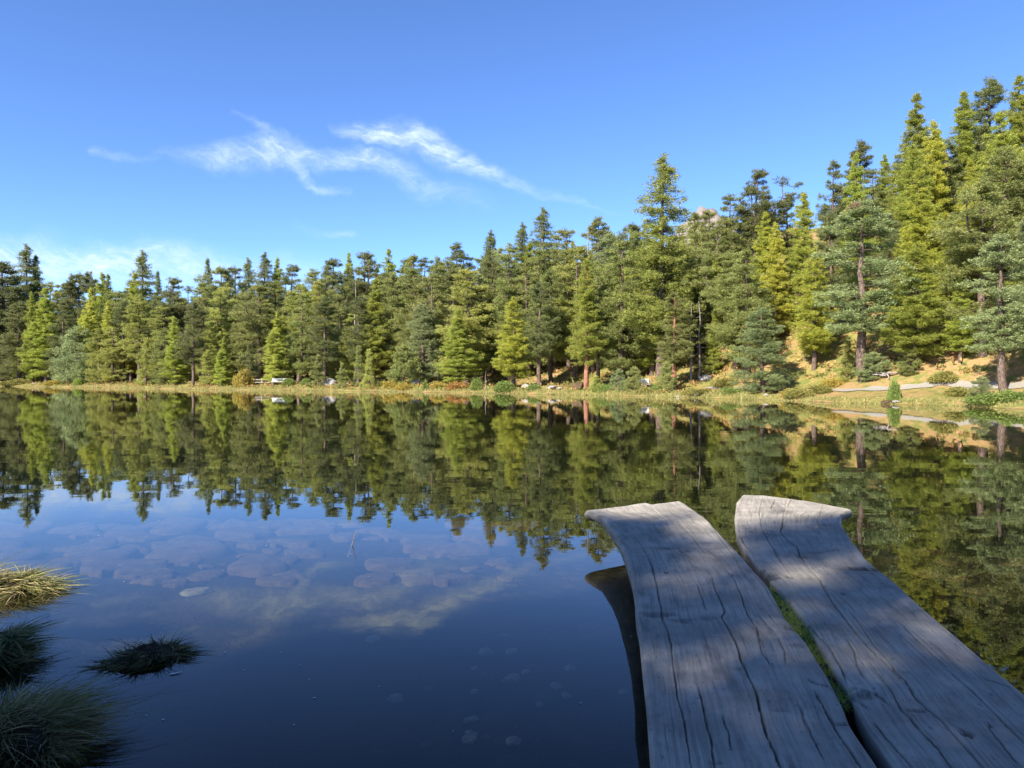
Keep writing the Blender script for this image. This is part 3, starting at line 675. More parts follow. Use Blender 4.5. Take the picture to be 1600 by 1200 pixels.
# ------------------------------------------------------------------ log planks
HT = CAMH - .31                       # camera height above the plank tops
def top_pt(px, py):
    D = F * HT / (py - YH); return ((px - CX) / F * D, D)
def edge(pts):
    a = np.array([top_pt(*p) for p in pts]); o = np.argsort(a[:, 1]); return a[o]
def smooth1(a, k):
    ker = np.ones(k) / k; return np.convolve(np.pad(a, k // 2, mode='edge'), ker, mode='valid')[:len(a)]
def log_plank(name, left, right, endpts, cracks, stains, label, seed, y0=.75):
    rng = np.random.default_rng(seed)
    Lx, Rx = edge(left), edge(right); E = np.array([top_pt(*p) for p in endpts]); E = E[np.argsort(E[:, 0])]
    yy = np.linspace(y0, 7.6, 700)
    def ext(ed):
        a = ed[:6]; k = np.polyfit(a[:, 1], a[:, 0], 1)
        g = np.interp(yy, ed[:, 1], ed[:, 0]); g = np.where(yy < ed[0, 1], ed[0, 0] + k[0] * (yy - ed[0, 1]), g); return smooth1(g, 5)
    lx, rx = ext(Lx), ext(Rx)
    ns, ny_ = 190, 520
    S = np.linspace(0, 1, ns); Tm = np.linspace(0, 1, ny_)
    # end curve: the depth at which each lengthwise line stops
    ye = np.full(ns, E[:, 1].max())
    for _ in range(12):
        xe = np.interp(ye, yy, lx) * (1 - S) + np.interp(ye, yy, rx) * S; ye = .5 * ye + .5 * np.interp(xe, E[:, 0], E[:, 1])
    Y = y0 + Tm[:, None] * (ye[None, :] - y0)
    X = np.interp(Y, yy, lx) * (1 - S)[None, :] + np.interp(Y, yy, rx) * S[None, :]
    wid = (np.interp(Y, yy, rx) - np.interp(Y, yy, lx))
    Z = np.full(Y.shape, .31) + lump(X * 1.0, Y, 1.1) * .004 + lump(X * 6, Y * .8, 1.0) * .0012
    ed_ = np.minimum(S, 1 - S)[None, :] * wid
    rag = .012 + .006 * lump(X, Y, .5)
    Z -= .016 * np.clip(1 - ed_ / (.010 + rag), 0, 1) ** 2
    endd = (ye[None, :] - Y); Z -= .02 * np.clip(1 - endd / .03, 0, 1) ** 2
    stain = np.zeros(Y.shape)
    for pts, wmm, dep in cracks:
        a = np.array([top_pt(*p) for p in pts]); o = np.argsort(-a[:, 1]) if abs(a[0, 1] - a[-1, 1]) > .1 else np.arange(len(a)); a = a[o]
        # jagged refinement
        q = np.linspace(0, len(a) - 1, (len(a) - 1) * 9 + 1); ax_ = np.interp(q, np.arange(len(a)), a[:, 0]); ay_ = np.interp(q, np.arange(len(a)), a[:, 1])
        j = np.cumsum(rng.normal(size=len(q)) * .0022); j -= np.interp(q, [q[0], q[-1]], [j[0], j[-1]]); ax_ = ax_ + j * .4 + rng.normal(size=len(q)) * .0006
        best = np.full(Y.shape, 9.0); tb = np.zeros(Y.shape)
        bx0, bx1, by0, by1 = ax_.min() - .05, ax_.max() + .05, ay_.min() - .05, ay_.max() + .05
        sel = (X > bx0) & (X < bx1) & (Y > by0) & (Y < by1); xs_, ys_ = X[sel], Y[sel]; bb = np.full(xs_.shape, 9.0); tt_ = np.zeros(xs_.shape)
        for i in range(len(q) - 1):
            ex, ey = ax_[i + 1] - ax_[i], ay_[i + 1] - ay_[i]; wx, wy = xs_ - ax_[i], ys_ - ay_[i]
            h = np.clip((wx * ex + wy * ey) / (ex * ex + ey * ey + 1e-12), 0, 1); d = np.hypot(wx - h * ex, wy - h * ey)
            mm = d < bb; bb[mm] = d[mm]; tt_[mm] = (i + h[mm]) / (len(q) - 1)
        env = np.clip(np.minimum(tt_, 1 - tt_) * 7, 0.25, 1) * (.7 + .45 * np.sin(tt_ * 23 + wmm) ** 2)
        w_ = wmm * .00055 * env; g = np.clip(1 - (bb / (w_ + .0018)) ** 2, 0, 1)
        Z[sel] -= dep * .001 * env * g ** .7
        stain[sel] = np.maximum(stain[sel], .75 * np.clip(1.15 - bb / (w_ + .0015), 0, 1))  # cracks also get a darker colour along their width
        Z[sel] += .0015 * np.exp(-((bb - .012) / .008) ** 2)
    for (px, py, rx_, ry_, st) in stains:
        cx_, cy_ = top_pt(px, py); sc = cy_ / F
        dx = (X - cx_) / (rx_ * sc); dy = (Y - cy_) / (ry_ * cy_ * cy_ / (F * HT))
        r = np.hypot(dx, dy) + .35 * lump(X, Y, .10) * .6
        k = np.clip(1.15 - r, 0, 1); stain = np.maximum(stain, st * sm(k * 1.3))
        Z -= .010 * st * sm(k) * (1 + .5 * lump(X, Y * .4, .035))
    # small drying checks
    # body below the top: half round
    nb = 14; a = np.linspace(0, math.pi, nb + 2)[1:-1]
    rows = np.linspace(0, ny_ - 1, 110).astype(int); V = [np.stack([X, Y, Z], -1).reshape(-1, 3)]; Iq = np.arange(ny_ * ns).reshape(ny_, ns)
    quads = [np.stack([Iq[:-1, :-1], Iq[:-1, 1:], Iq[1:, 1:], Iq[1:, :-1]], -1).reshape(-1, 4)]
    base = ny_ * ns; UND = []
    for r_ in range(ny_):
        xl, xr = X[r_, 0], X[r_, -1]; yl, yr = Y[r_, 0], Y[r_, -1]; zl, zr = Z[r_, 0], Z[r_, -1]
        f = .5 - .5 * np.cos(a)
        wv = 1 + .05 * np.sin(a * 5 + Y[r_, 0] * 3)
        UND.append(np.stack([xr + (xl - xr) * f, yr + (yl - yr) * f, (zr + (zl - zr) * f) - .235 * (.38 + .62 * float(sm(np.float64((1 - Tm[r_]) / .13)))) * np.sin(a) ** .7 * wv], -1))
    UND = np.array(UND)
    # end of the log leans back a little under the top
    UND[:, :, 1] -= (.10 * np.sin(a)[None, :]) * sm((Tm - .93) / .07)[:, None]
    V.append(UND.reshape(-1, 3)); Iu = base + np.arange(ny_ * nb).reshape(ny_, nb)
    full = np.concatenate([Iq[:, -1:], Iu, Iq[:, :1]], 1)
    quads.append(np.stack([full[:-1, 1:], full[:-1, :-1], full[1:, :-1], full[1:, 1:]], -1)[:, :, ::-1].reshape(-1, 4))
    me = mesh(name, np.concatenate(V), quads=np.concatenate(quads), smooth=True)
    # close both ends
    import bmesh
    bm = bmesh.new(); bm.from_mesh(me); bm.verts.ensure_lookup_table()
    uvw = bm.loops.layers.uv.new('grain'); st_l = bm.verts.layers.float.new('stain')
    sflat = np.concatenate([stain.ravel(), np.full(ny_ * nb, .25)])  # underside gets an even darker tone
    for v, s_ in zip(bm.verts, sflat): v[st_l] = float(s_)
    for r_ in (0, ny_ - 1):
        bm.verts.ensure_lookup_table()
        loop = [bm.verts[int(i)] for i in list(Iq[r_, :]) + list(Iu[r_, :])]
        c_ = bm.verts.new(sum((v.co for v in loop), Vector()) / len(loop) + Vector((0, (.015 if r_ else -.015), 0))); c_[st_l] = .35
        for i in range(len(loop)):
            v0, v1 = loop[i], loop[(i + 1) % len(loop)]
            bm.faces.new((v0, v1, c_) if r_ == 0 else (v1, v0, c_))
    bmesh.ops.recalc_face_normals(bm, faces=bm.faces)
    Suv = np.broadcast_to(S[None, :], Y.shape) * .7
    U = np.concatenate([Suv.ravel(), np.tile(np.linspace(.7, 0, nb), ny_) + 1.3]); Vv = np.concatenate([Y.ravel(), np.repeat(Y[:, 0], nb)])
    U = np.concatenate([U, [0.3, 0.3]]) + seed; Vv = np.concatenate([Vv, [0, 7]])
    bm.verts.index_update()
    for f in bm.faces:
        f.smooth = True
        for l in f.loops: l[uvw].uv = (U[l.vert.index], Vv[l.vert.index])
    bm.to_mesh(me); bm.free()
    return tag(obj(name, me, M_WOOD), label, 'log plank', 'split log planks over the water')
L_left = [(913, 798), (941, 809), (957, 827), (966, 841), (978, 870), (987, 900), (992, 929), (993, 945), (993, 962), (998, 983), (1003, 1037), (1011, 1113), (1017, 1200)]
L_right = [(1063, 782), (1101, 807), (1160, 868), (1180, 892), (1203, 918), (1229, 965), (1263, 1006), (1294, 1055), (1319, 1102), (1330, 1130), (1368, 1187)]
L_end = [(913, 798), (945, 794), (975, 790), (1008, 784.5), (1018, 787.5), (1063, 782)]
L_cr = [([(985, 830), (1000, 850), (1015, 877), (1022, 895), (1026, 915), (1030, 935), (1033, 950), (1036, 970), (1043, 985), (1050, 1010), (1054, 1050), (1060, 1090), (1070, 1130), (1080, 1200), (1092, 1300)], 3, 14),
        ([(1113, 903), (1118, 920), (1131, 945), (1135, 955), (1130, 965), (1140, 985), (1152, 1005), (1160, 1030), (1172, 1055), (1185, 1080), (1192, 1110), (1196, 1125), (1202, 1150), (1215, 1180), (1222, 1200), (1260, 1300)], 6, 22),
        ([(1042, 792), (1060, 812), (1085, 842), (1105, 865), (1130, 885), (1145, 905), (1155, 925), (1163, 945), (1175, 968), (1185, 985), (1188, 1000), (1195, 1015)], 4, 15),
        ([(1015, 789), (1028, 802), (1043, 814)], 7, 15), ([(988, 792), (1002, 803), (1020, 818), (1030, 832)], 3, 10),
        ([(1092, 1075), (1097, 1090), (1105, 1125), (1115, 1165), (1120, 1200), (1135, 1280)], 4, 13),
        ([(1263, 1062), (1275, 1070), (1290, 1073), (1305, 1076)], 5, 14), ([(1274, 1080), (1285, 1098), (1296, 1118), (1306, 1134)], 4, 14), ([(1304, 1134), (1315, 1132), (1328, 1130)], 6, 18),
        ([(1290, 1112), (1305, 1140), (1330, 1175), (1352, 1210)], 4, 13), ([(1090, 915), (1098, 935), (1105, 955)], 3, 10), ([(1118, 830), (1140, 858), (1158, 888), (1168, 905)], 3, 10),
        ([(1185, 960), (1200, 978), (1210, 990)], 3, 9), ([(1130, 1120), (1138, 1145), (1144, 1175)], 3, 9), ([(1203, 962), (1215, 976), (1232, 983)], 4, 12), ([(1245, 1095), (1258, 1120), (1270, 1150), (1290, 1190)], 2, 8),
        ([(1060, 855), (1075, 868), (1090, 880)], 3, 9), ([(1218, 1000), (1226, 1020), (1228, 1040)], 2, 8), ([(1185, 1000), (1192, 1022), (1205, 1040)], 3, 9)]
L_st = [(1030, 961, 36, 7, .75), (1070, 972, 22, 6, .6), (1108, 967, 16, 5, .4), (1040, 857, 22, 3, .45), (1070, 862, 12, 4, .4), (1240, 985, 18, 4, .6), (1248, 1010, 22, 5, .45), (1155, 1045, 14, 3, .35), (1041, 895, 4, 2, .9), (1143, 899, 4, 2.5, .9), (1220, 1110, 22, 3, .4), (1120, 1195, 14, 4, .5)]
log_plank('log_plank', L_left, L_right, L_end, L_cr, L_st, 'left of two weathered grey split logs, its far tip flaring left over the water', 1)
R_left = [(1160, 772), (1151, 785), (1148, 811), (1150, 829), (1155, 845), (1171, 866), (1190, 893), (1208, 911), (1236, 940), (1260, 970), (1283, 1011), (1303, 1045), (1326, 1075), (1338, 1102), (1356, 1135), (1392, 1187)]
R_right = [(1333, 796), (1316, 804), (1315, 817), (1330, 841), (1353, 871), (1385, 898), (1400, 911), (1435, 940), (1500, 997), (1560, 1047), (1600, 1080), (1680, 1150)]
R_end = [(1160, 772), (1193, 773.6), (1260, 782), (1326, 792), (1335, 796)]
R_cr = [([(1230, 779), (1228, 790), (1225, 805), (1222, 825), (1220, 832), (1230, 845), (1245, 855), (1250, 870), (1265, 890), (1280, 905), (1290, 925), (1300, 940), (1320, 965), (1335, 985), (1350, 1005), (1375, 1030), (1400, 1055), (1415, 1065), (1430, 1090), (1450, 1110), (1475, 1130), (1500, 1160), (1530, 1195), (1580, 1250)], 5, 20),
        ([(1193, 776), (1187, 800), (1190, 822), (1198, 842), (1210, 860), (1222, 880), (1235, 897)], 4, 14),
        ([(1265, 975), (1280, 995), (1300, 1020), (1315, 1045), (1325, 1070)], 4, 14), ([(1325, 950), (1345, 975), (1365, 1005), (1385, 1030), (1400, 1050), (1418, 1066)], 3, 12),
        ([(1360, 1035), (1390, 1075), (1413, 1112), (1440, 1145), (1470, 1180), (1490, 1205), (1540, 1270)], 4, 14), ([(1490, 1055), (1520, 1080), (1550, 1110), (1580, 1140), (1610, 1170)], 3, 11),
        ([(1318, 1075), (1345, 1080), (1370, 1086), (1392, 1103)], 8, 20), ([(1365, 1130), (1395, 1165), (1430, 1205)], 3, 11), ([(1536, 1063), (1555, 1068), (1580, 1076)], 4, 10),
        ([(1212, 780), (1208, 790), (1205, 796)], 6, 14), ([(1238, 780), (1232, 792)], 5, 12), ([(1288, 787), (1283, 800), (1281, 808)], 4, 12), ([(1274, 808), (1280, 818), (1284, 826)], 3, 9),
        ([(1265, 865), (1285, 864), (1300, 862), (1310, 860)], 4, 10), ([(1322, 885), (1345, 887), (1370, 889), (1382, 890)], 8, 16), ([(1300, 893), (1330, 897), (1375, 898)], 7, 14),
        ([(1325, 1000), (1335, 1020), (1342, 1045), (1352, 1062)], 3, 9), ([(1415, 980), (1435, 1000), (1460, 1025), (1480, 1043)], 2, 8), ([(1415, 1112), (1435, 1113), (1450, 1114)], 5, 10), ([(1500, 1140), (1513, 1148), (1525, 1158)], 7, 14),
        ([(1330, 1085), (1345, 1100), (1360, 1110)], 4, 12), ([(1155, 832), (1162, 848), (1170, 858)], 7, 16), ([(1540, 1130), (1565, 1160), (1590, 1195)], 3, 9)]
R_st = [(1222, 800, 26, 5, .45), (1345, 890, 40, 5, .85), (1205, 902, 13, 8, .9), (1234, 903, 6, 3, .8), (1176, 831, 4, 2, .8), (1350, 1088, 34, 7, .7), (1515, 1149, 14, 5, .85), (1551, 1137, 6, 3, .8), (1440, 1113, 16, 3, .5), (1255, 870, 14, 3, .5), (1318, 929, 6, 2, .6), (1190, 893, 8, 7, .8), (1415, 1052, 10, 3, .4)]
log_plank('log_plank', R_left, R_right, R_end, R_cr, R_st, 'right of two weathered grey split logs, with a hooked far corner', 2)

# ------------------------------------------------------------------ stones
def stone(seed, flat=.6, sub=3, rough=.16):
    import bmesh
    rng = np.random.default_rng(seed); bm = bmesh.new(); bmesh.ops.create_icosphere(bm, subdivisions=sub, radius=1.0)
    V = np.array([v.co[:] for v in bm.verts]); F_ = [[v.index for v in f.verts] for f in bm.faces]; bm.free()
    for _ in range(9):                                     # planar cuts make facets
        n = unit(rng.normal(size=3)); d = rng.uniform(.62, .92); k = V @ n; V = V - np.maximum(0, k - d)[:, None] * n
    V = V * (1 + rough * .5 * np.sin(V @ rng.normal(size=3) * 3 + 1)[:, None] * .5) + rng.normal(size=V.shape) * .012
    V[:, 2] *= flat; return mesh('stone', V, tris=F_, smooth=False)
STONES = [stone(50 + i) for i in range(5)]
def slab(seed):
    """flat broken slab with a many-cornered outline"""
    rng = np.random.default_rng(seed); k = 26; a = np.arange(k) * 2 * math.pi / k; P2 = np.stack([np.cos(a), np.sin(a)], -1)
    for _ in range(7):
        th = rng.uniform(0, 6.28); n = np.array([math.cos(th), math.sin(th)]); d = rng.uniform(.42, .85); P2 = P2 - np.maximum(0, P2 @ n - d)[:, None] * n
    P2 += rng.normal(size=P2.shape) * .035; V = [(0, 0, .26)]; tl = rng.normal(size=2) * .05
    for f, z in ((.5, .25), (.88, .22), (1.0, .10), (1.02, -.3)):
        for p in P2: V.append((p[0] * f, p[1] * f, z + (p @ tl) * f + rng.normal() * .012))
    T_ = [(0, 1 + j, 1 + (j + 1) % k) for j in range(k)]
    for i in range(3):
        for j in range(k):
            a0 = 1 + i * k + j; a1 = 1 + i * k + (j + 1) % k; T_ += [(a0, a0 + k, a1 + k), (a0, a1 + k, a1)]
    return mesh('slab', V, tris=T_)
FLATS = [slab(60 + i) for i in range(5)]
def boulder(px, py, wpx, label, var, mat=M_ROCK, hf=1.0, dd=None, cat='boulder'):
    """a boulder on the far bank: its foot at row py, or dd behind the shore line"""
    if dd is None:
        D = Ds(px)
        for _ in range(400):
            x, y, _z = at(px, D); zz = gz(x, y)
            if YH + F * (CAMH - zz) / D <= py: break
            D += .12
    else: D = Ds(px) + dd
    x, y, _ = at(px, D); r = wpx * .5 * D / F
    o = obj('boulder', STONES[var], mat, loc=(x, y, gz(x, y) + r * .22 * hf), rot=(0, 0, var * 1.3 + px), scale=(r * 1.08, r, r * hf)); return tag(o, label, cat)
boulder(516, 602, 24, 'grey lumpy boulder under the big dark pine left of the small cone trees', 0, hf=1.1)
boulder(651, 601, 14, 'pale angular boulder in yellow grass mid left', 1, hf=1.3)
boulder(666, 601, 12, 'dark low rock right of the pale angular boulder', 2, M_BEDROCK)
boulder(862, 608, 18, 'low pinkish boulder left of the big white boulder', 3, hf=.8)
boulder(874, 608, 10, 'small grey stone between the pinkish and the white boulder', 4)
boulder(905, 608, 26, 'big white rounded boulder at the foot of the red trunk', 2, hf=1.1)
boulder(923, 608, 8, 'small white stone right of the red trunk', 0)
boulder(822, 606, 14, 'pale slanting rock at the foot of the dark thick trunked pine', 1)
boulder(1102, 594, 20, 'white block shaped boulder on the sunny slope by the trail', 3, hf=1.0)
boulder(1089, 619, 12, 'white stone at the water below the sunny slope', 4)
boulder(1060, 621, 7, 'small pale stone at the water left of the white stone', 0)
boulder(1129, 613, 12, 'flat pale stone at the bottom of the trail', 1, hf=.5)
boulder(1211, 613, 12, 'pale rock right of the dense bluish pine', 2)
boulder(1198, 618, 8, 'small white stone left of the pale rock near the dense pine', 3)
boulder(1218, 618, 7, 'small white stone right of the pale rock near the dense pine', 4)
boulder(1388, 633, 22, 'low dark rock under the small spruce at the water', 2, M_BEDROCK, hf=.6, dd=.2)
boulder(1402, 634, 14, 'brown stone right of the low dark rock at the water', 4, M_BEDROCK, hf=.7, dd=.0)
boulder(1466, 384, 26, 'pinkish rock outcrop between larches on the right slope', 1, dd=30, hf=1.1)
boulder(1580, 372, 60, 'large pale rock outcrop high at the right border', 0, dd=46, hf=.7)
boulder(1590, 345, 44, 'upper pale rock ledge at the right border', 3, dd=56, hf=.7)
boulder(1210, 330, 26, 'rock patch on the skyline right of the bushy topped pine', 4, dd=48, hf=.9)
boulder(1030, 575, 12, 'brownish rock in shade under the giant larch', 1, dd=9)
boulder(1092, 560, 18, 'brownish rock ledge under the dead grey conifer', 2, dd=10, hf=.6)
boulder(543, 600, 10, 'pale stone behind the small cone trees', 3)
boulder(483, 603, 8, 'small pale stone left of the bushy young conifer', 1, hf=.6)
boulder(54, 600, 7, 'small white stone on the left shore', 3, hf=.5)
boulder(250, 609, 6, 'small white stone at the end of the orange bank', 2, hf=.6)

BEDZ = -.52
def bed_stone(px, py, wpx, label, pale=False, flat=True, group=None, i=[0], asp=.75):
    D = F * (CAMH - BEDZ) / (py - YH); x, y, _ = at(px, D); r = wpx * .5 * D / F; i[0] += 1
    me = (FLATS if flat else STONES)[i[0] % 5]
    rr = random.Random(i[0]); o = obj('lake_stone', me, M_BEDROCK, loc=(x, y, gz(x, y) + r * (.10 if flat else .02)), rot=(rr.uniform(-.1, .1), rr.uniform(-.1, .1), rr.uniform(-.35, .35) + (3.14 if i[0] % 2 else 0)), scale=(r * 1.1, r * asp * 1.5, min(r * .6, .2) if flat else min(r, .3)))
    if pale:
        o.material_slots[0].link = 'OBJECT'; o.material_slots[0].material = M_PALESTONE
    return tag(o, label, 'stone', group)
for s in [(297, 876, 125, 'largest flat brown stone slab under the clear water'), (203, 871, 58, 'flat stone left of the largest underwater slab'), (128, 880, 52, 'flat underwater stone near the sunlit tussock'),
          (172, 896, 36, 'small flat underwater stone between tussock and largest slab'), (383, 876, 30, 'oval brown underwater stone right of the largest slab'), (423, 868, 32, 'squarish underwater stone right of the oval one'),
          (480, 871, 62, 'broad rounded underwater stone, right end of the stone row'), (372, 897, 32, 'reddish underwater stone below the oval one'), (319, 895, 32, 'greenish underwater stone under the edge of the largest slab'),
          (347, 891, 13, 'pebble between two underwater stones right of the slab'), (206, 911, 48, 'ragged pale brown underwater stone at the shadow edge left'), (222, 917, 16, 'small bright underwater stone in front of the ragged one'),
          (386, 857, 30, 'thin pale underwater stone behind the oval one'), (275, 928, 42, 'underwater stone in front of the slab, partly shaded'), (437, 827, 56, 'far underwater slab near the reflected treetops'),
          (537, 854, 52, 'underwater stone near the reed stalk'), (581, 854, 30, 'small underwater stone right of the reed stalk'), (169, 851, 52, 'far flat underwater stone above the sunlit tussock'), (120, 843, 40, 'far underwater stone near the left border'),
          (650, 852, 60, 'reddish underwater slab left of the reflected golden treetop'), (938, 1004, 72, 'angular underwater slab beside the left log'), (883, 1004, 22, 'small pale underwater stone left of the angular slab'),
          (735, 1168, 24, 'rounded underwater stone near the bottom of the photo, left one'), (761, 1171, 20, 'rounded underwater stone near the bottom of the photo, right one'), (668, 1179, 32, 'flat underwater stone at the bottom of the photo'), (670, 1088, 20, 'lone faint underwater stone mid bottom'), (801, 1179, 13, 'small pale pebble at the bottom of the photo near the left log')]:
    bed_stone(*s)
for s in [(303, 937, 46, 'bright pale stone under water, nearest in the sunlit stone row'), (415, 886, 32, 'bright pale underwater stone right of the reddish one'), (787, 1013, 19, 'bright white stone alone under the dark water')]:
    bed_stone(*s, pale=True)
rb = random.Random(17)
for k in range(95):
    bed_stone(rb.uniform(-20, 800), rb.uniform(790, 925), rb.uniform(26, 100), 'small stone on the sunlit lake bed among the larger stones', group='small stones on the sunlit lake bed')
for k in range(24):
    bed_stone(rb.gauss(790, 75), rb.uniform(1020, 1190), rb.uniform(10, 26), 'small cobble on the shaded lake bed left of the logs', flat=False, group='cobbles on the shaded lake bed')
for k in range(26):
    bed_stone(rb.uniform(1440, 1700), rb.uniform(800, 1000), rb.uniform(15, 50), 'stone on the lake bed right of the logs', group='stones on the lake bed right of the logs')
# boulder that carries the logs
o = obj('boulder', STONES[1], M_BEDROCK, loc=(1.5, 3.55, -.22), rot=(0, 0, .4), scale=(.62, .75, .55)); tag(o, 'dark boulder hidden under the two split logs', 'boulder')
o = obj('boulder', STONES[3], M_BEDROCK, loc=(1.75, 5.5, -.35), rot=(0, 0, 1.4), scale=(.5, .5, .65)); tag(o, 'dark boulder under the far half of the split logs', 'boulder')

# ------------------------------------------------------------------ grasses
def blades(pts, base_dir, ln, wd, rng, seg=3, bend=.6):
    """curved grass blades: strips of quads"""
    n = len(pts); d = unit(base_dir); side = unit(np.cross(d, rng.normal(size=(n, 3)))); drop = unit(d * np.array([1, 1, 0]) + rng.normal(size=(n, 3)) * .3 * np.array([1, 1, 0]))
    V = []; ss = np.linspace(0, 1, seg + 1)
    for s in ss:
        c = pts + d * (ln * s)[:, None] + (drop - np.array([0, 0, .55])) * (bend * ln * s * s * .5)[:, None]
        w = (wd * (1 - s * .92))[:, None] * side; V += [c - w, c + w]
    V = np.stack(V, 1).reshape(-1, 3); k = 2 * (seg + 1); q = []
    b = np.arange(n) * k
    for i in range(seg): q.append(np.stack([b + 2 * i, b + 2 * i + 1, b + 2 * i + 3, b + 2 * i + 2], -1))
    return V, np.concatenate(q)
def tussock(px, py, wpx, hz, label, seed, n=2600, ln=.22, col=(0.07, 0.085, 0.03), dry=0.0, asp=.6, rotz=0.0, up=.9, cut=None):
    rng = np.random.default_rng(seed); D = F * CAMH / (py - YH); x, y, _ = at(px, D); rx_ = wpx * .5 * D / F; ry_ = rx_ * asp
    root = obj('grass_tussock', None, loc=(x, y, 0), rot=(0, 0, rotz)); root.empty_display_size = .1
    k, m_ = 26, 10; V = [(0, 0, hz)]
    for i in range(1, m_ + 1):
        f = i / m_
        for j in range(k):
            a = j * 2 * math.pi / k; rr = f * (1 + .16 * math.sin(3 * a + seed) + .10 * math.sin(5 * a + 2 * seed))
            V.append((rx_ * rr * math.cos(a), ry_ * rr * math.sin(a), hz * (1 - f ** 3.0) - (.18 if i == m_ else 0) + rng.normal() * .006 - .02 * f))
    T_ = [(0, 1 + j, 1 + (j + 1) % k) for j in range(k)]
    for i in range(m_ - 1):
        for j in range(k):
            a0 = 1 + i * k + j; a1 = 1 + i * k + (j + 1) % k; b0 = a0 + k; b1 = a1 + k; T_ += [(a0, b0, b1), (a0, b1, a1)]
    obj('soil', mesh('soil', V, tris=T_, smooth=True), M_SOIL, root)
    m_c = 46; fc = np.sqrt(rng.random(m_c)); ac = rng.uniform(0, 6.3, m_c); lean_c = rng.normal(size=(m_c, 2)) * .55; len_c = rng.uniform(.45, 1.5, m_c)
    def grow(n, ln, col, up, wd, name):
        k_ = rng.integers(0, m_c, n); f = np.clip(fc[k_] + rng.normal(size=n) * .07, 0, 1.06); a = ac[k_] + rng.normal(size=n) * .14 / np.maximum(f, .15)
        rr = f * (1 + .16 * np.sin(3 * a + seed) + .10 * np.sin(5 * a + 2 * seed))
        p_ = np.stack([rx_ * rr * np.cos(a), ry_ * rr * np.sin(a), hz * (1 - np.minimum(f, 1) ** 3) - .03], -1)
        dv = np.stack([np.cos(a) * f * 1.1 + lean_c[k_, 0], np.sin(a) * f * 1.1 + lean_c[k_, 1], np.full(n, up)], -1) + rng.normal(size=(n, 3)) * .28
        Vb, Qb = blades(p_, dv, ln * len_c[k_] * rng.uniform(.35, 1.35, n), wd * rng.uniform(.7, 1.7, n), rng, seg=4, bend=1.3)
        b = obj(name, mesh(name, Vb, quads=Qb), M_GRASS, root); b.color = (*col, 1); b['kind'] = 'stuff'
    grow(int(n * .5), ln * .95, col, up, .0034, 'grass')
    grow(int(n * .025), ln * 1.8, col, up * .9, .0022, 'long_grass')
    if dry > 0: grow(int(n * dry), ln * .85, (0.40, 0.32, 0.16), up * .9, .0028, 'dry_grass')
    return tag(root, label, 'tussock')
tussock(20, 925, 96, .10, 'sunlit tussock with pale dry grass at the left border', 1, ln=.12, col=(0.20, 0.21, 0.065), dry=.5, asp=.45, up=.7)
tussock(-60, 930, 150, .14, 'broad tussock behind the sunlit one, cut off by the left border', 8, ln=.13, col=(0.16, 0.17, 0.05), dry=.5, asp=.5)
tussock(-5, 1030, 95, .13, 'dark green tussock between the sunlit and the largest tussock', 2, n=3400, ln=.12, col=(0.13, 0.16, 0.06), dry=.2, asp=.7)
tussock(15, 1165, 190, .13, 'largest dark tussock with a few dry stalks in the bottom left corner', 3, n=5200, ln=.14, col=(0.18, 0.175, 0.065), dry=.5, asp=.62)
tussock(229, 1030, 118, .07, 'small dark grassy islet alone in the water', 4, n=2600, ln=.065, col=(0.09, 0.095, 0.04), dry=.25, asp=.40, rotz=.6)

# turf in the gap between the logs
def gap_turf():
    rng = np.random.default_rng(9); cl_ = np.array([top_pt(*p) for p in [(1205, 914), (1222, 938), (1244, 966), (1262, 988), (1273, 1008), (1290, 1030), (1298, 1050), (1312, 1072), (1331, 1092)]])
    root = obj('turf_strip', None, loc=(cl_[4][0], cl_[4][1], .05)); root.empty_display_size = .1; o_ = np.array([cl_[4][0], cl_[4][1], .05])
    n = 60; q = np.linspace(0, len(cl_) - 1, n); c = np.stack([np.interp(q, np.arange(len(cl_)), cl_[:, k]) for k in (0, 1)], -1)
    V = []; Qd = []
    for i in range(n):
        h = .275 + .012 * math.sin(i * .9) - (.10 if i in (0, n - 1) else 0); w = .052
        for dx, z in ((-w, .02), (-w, h - .012), (0, h), (w, h - .012), (w, .02)): V.append((c[i, 0] + dx - o_[0], c[i, 1] - o_[1], z - o_[2]))
    for i in range(n - 1):
        for k in range(4): Qd.append((i * 5 + k, i * 5 + k + 1, (i + 1) * 5 + k + 1, (i + 1) * 5 + k))
    obj('soil', mesh('soil', V, quads=Qd, smooth=True), M_SOIL, root)
    m_ = 2600; t_ = rng.random(m_) ** 1.25; thin = np.interp(t_, [0, .12, .35, .55, .7, .78, .9, 1], [.6, 1, 1, .45, .55, .12, .75, .5]); keep = rng.random(m_) < thin; t_ = t_[keep]
    p_ = np.stack([np.interp(t_, np.linspace(0, 1, n), c[::1, k]) for k in (0, 1)], -1) + rng.normal(size=(len(t_), 2)) * np.array([.030, .015])
    p3 = np.concatenate([p_, np.full((len(t_), 1), .262)], 1) - o_
    Vb, Qb = blades(p3, rng.normal(size=p3.shape) * .5 + np.array([0, 0, 1.0]), rng.uniform(.03, .105, len(t_)) * rng.uniform(.5, 1, len(t_)), np.full(len(t_), .0020), rng, bend=.7)
    b = obj('grass', mesh('grass', Vb, quads=Qb), M_GRASS, root); b.color = (0.26, 0.35, 0.07, 1); b['kind'] = 'stuff'  # green brightened to stand in for a fleck of sun on this grass
    tag(root, 'strip of green grass, painted sun-bright, growing in the gap between the two logs', 'turf')
gap_turf()

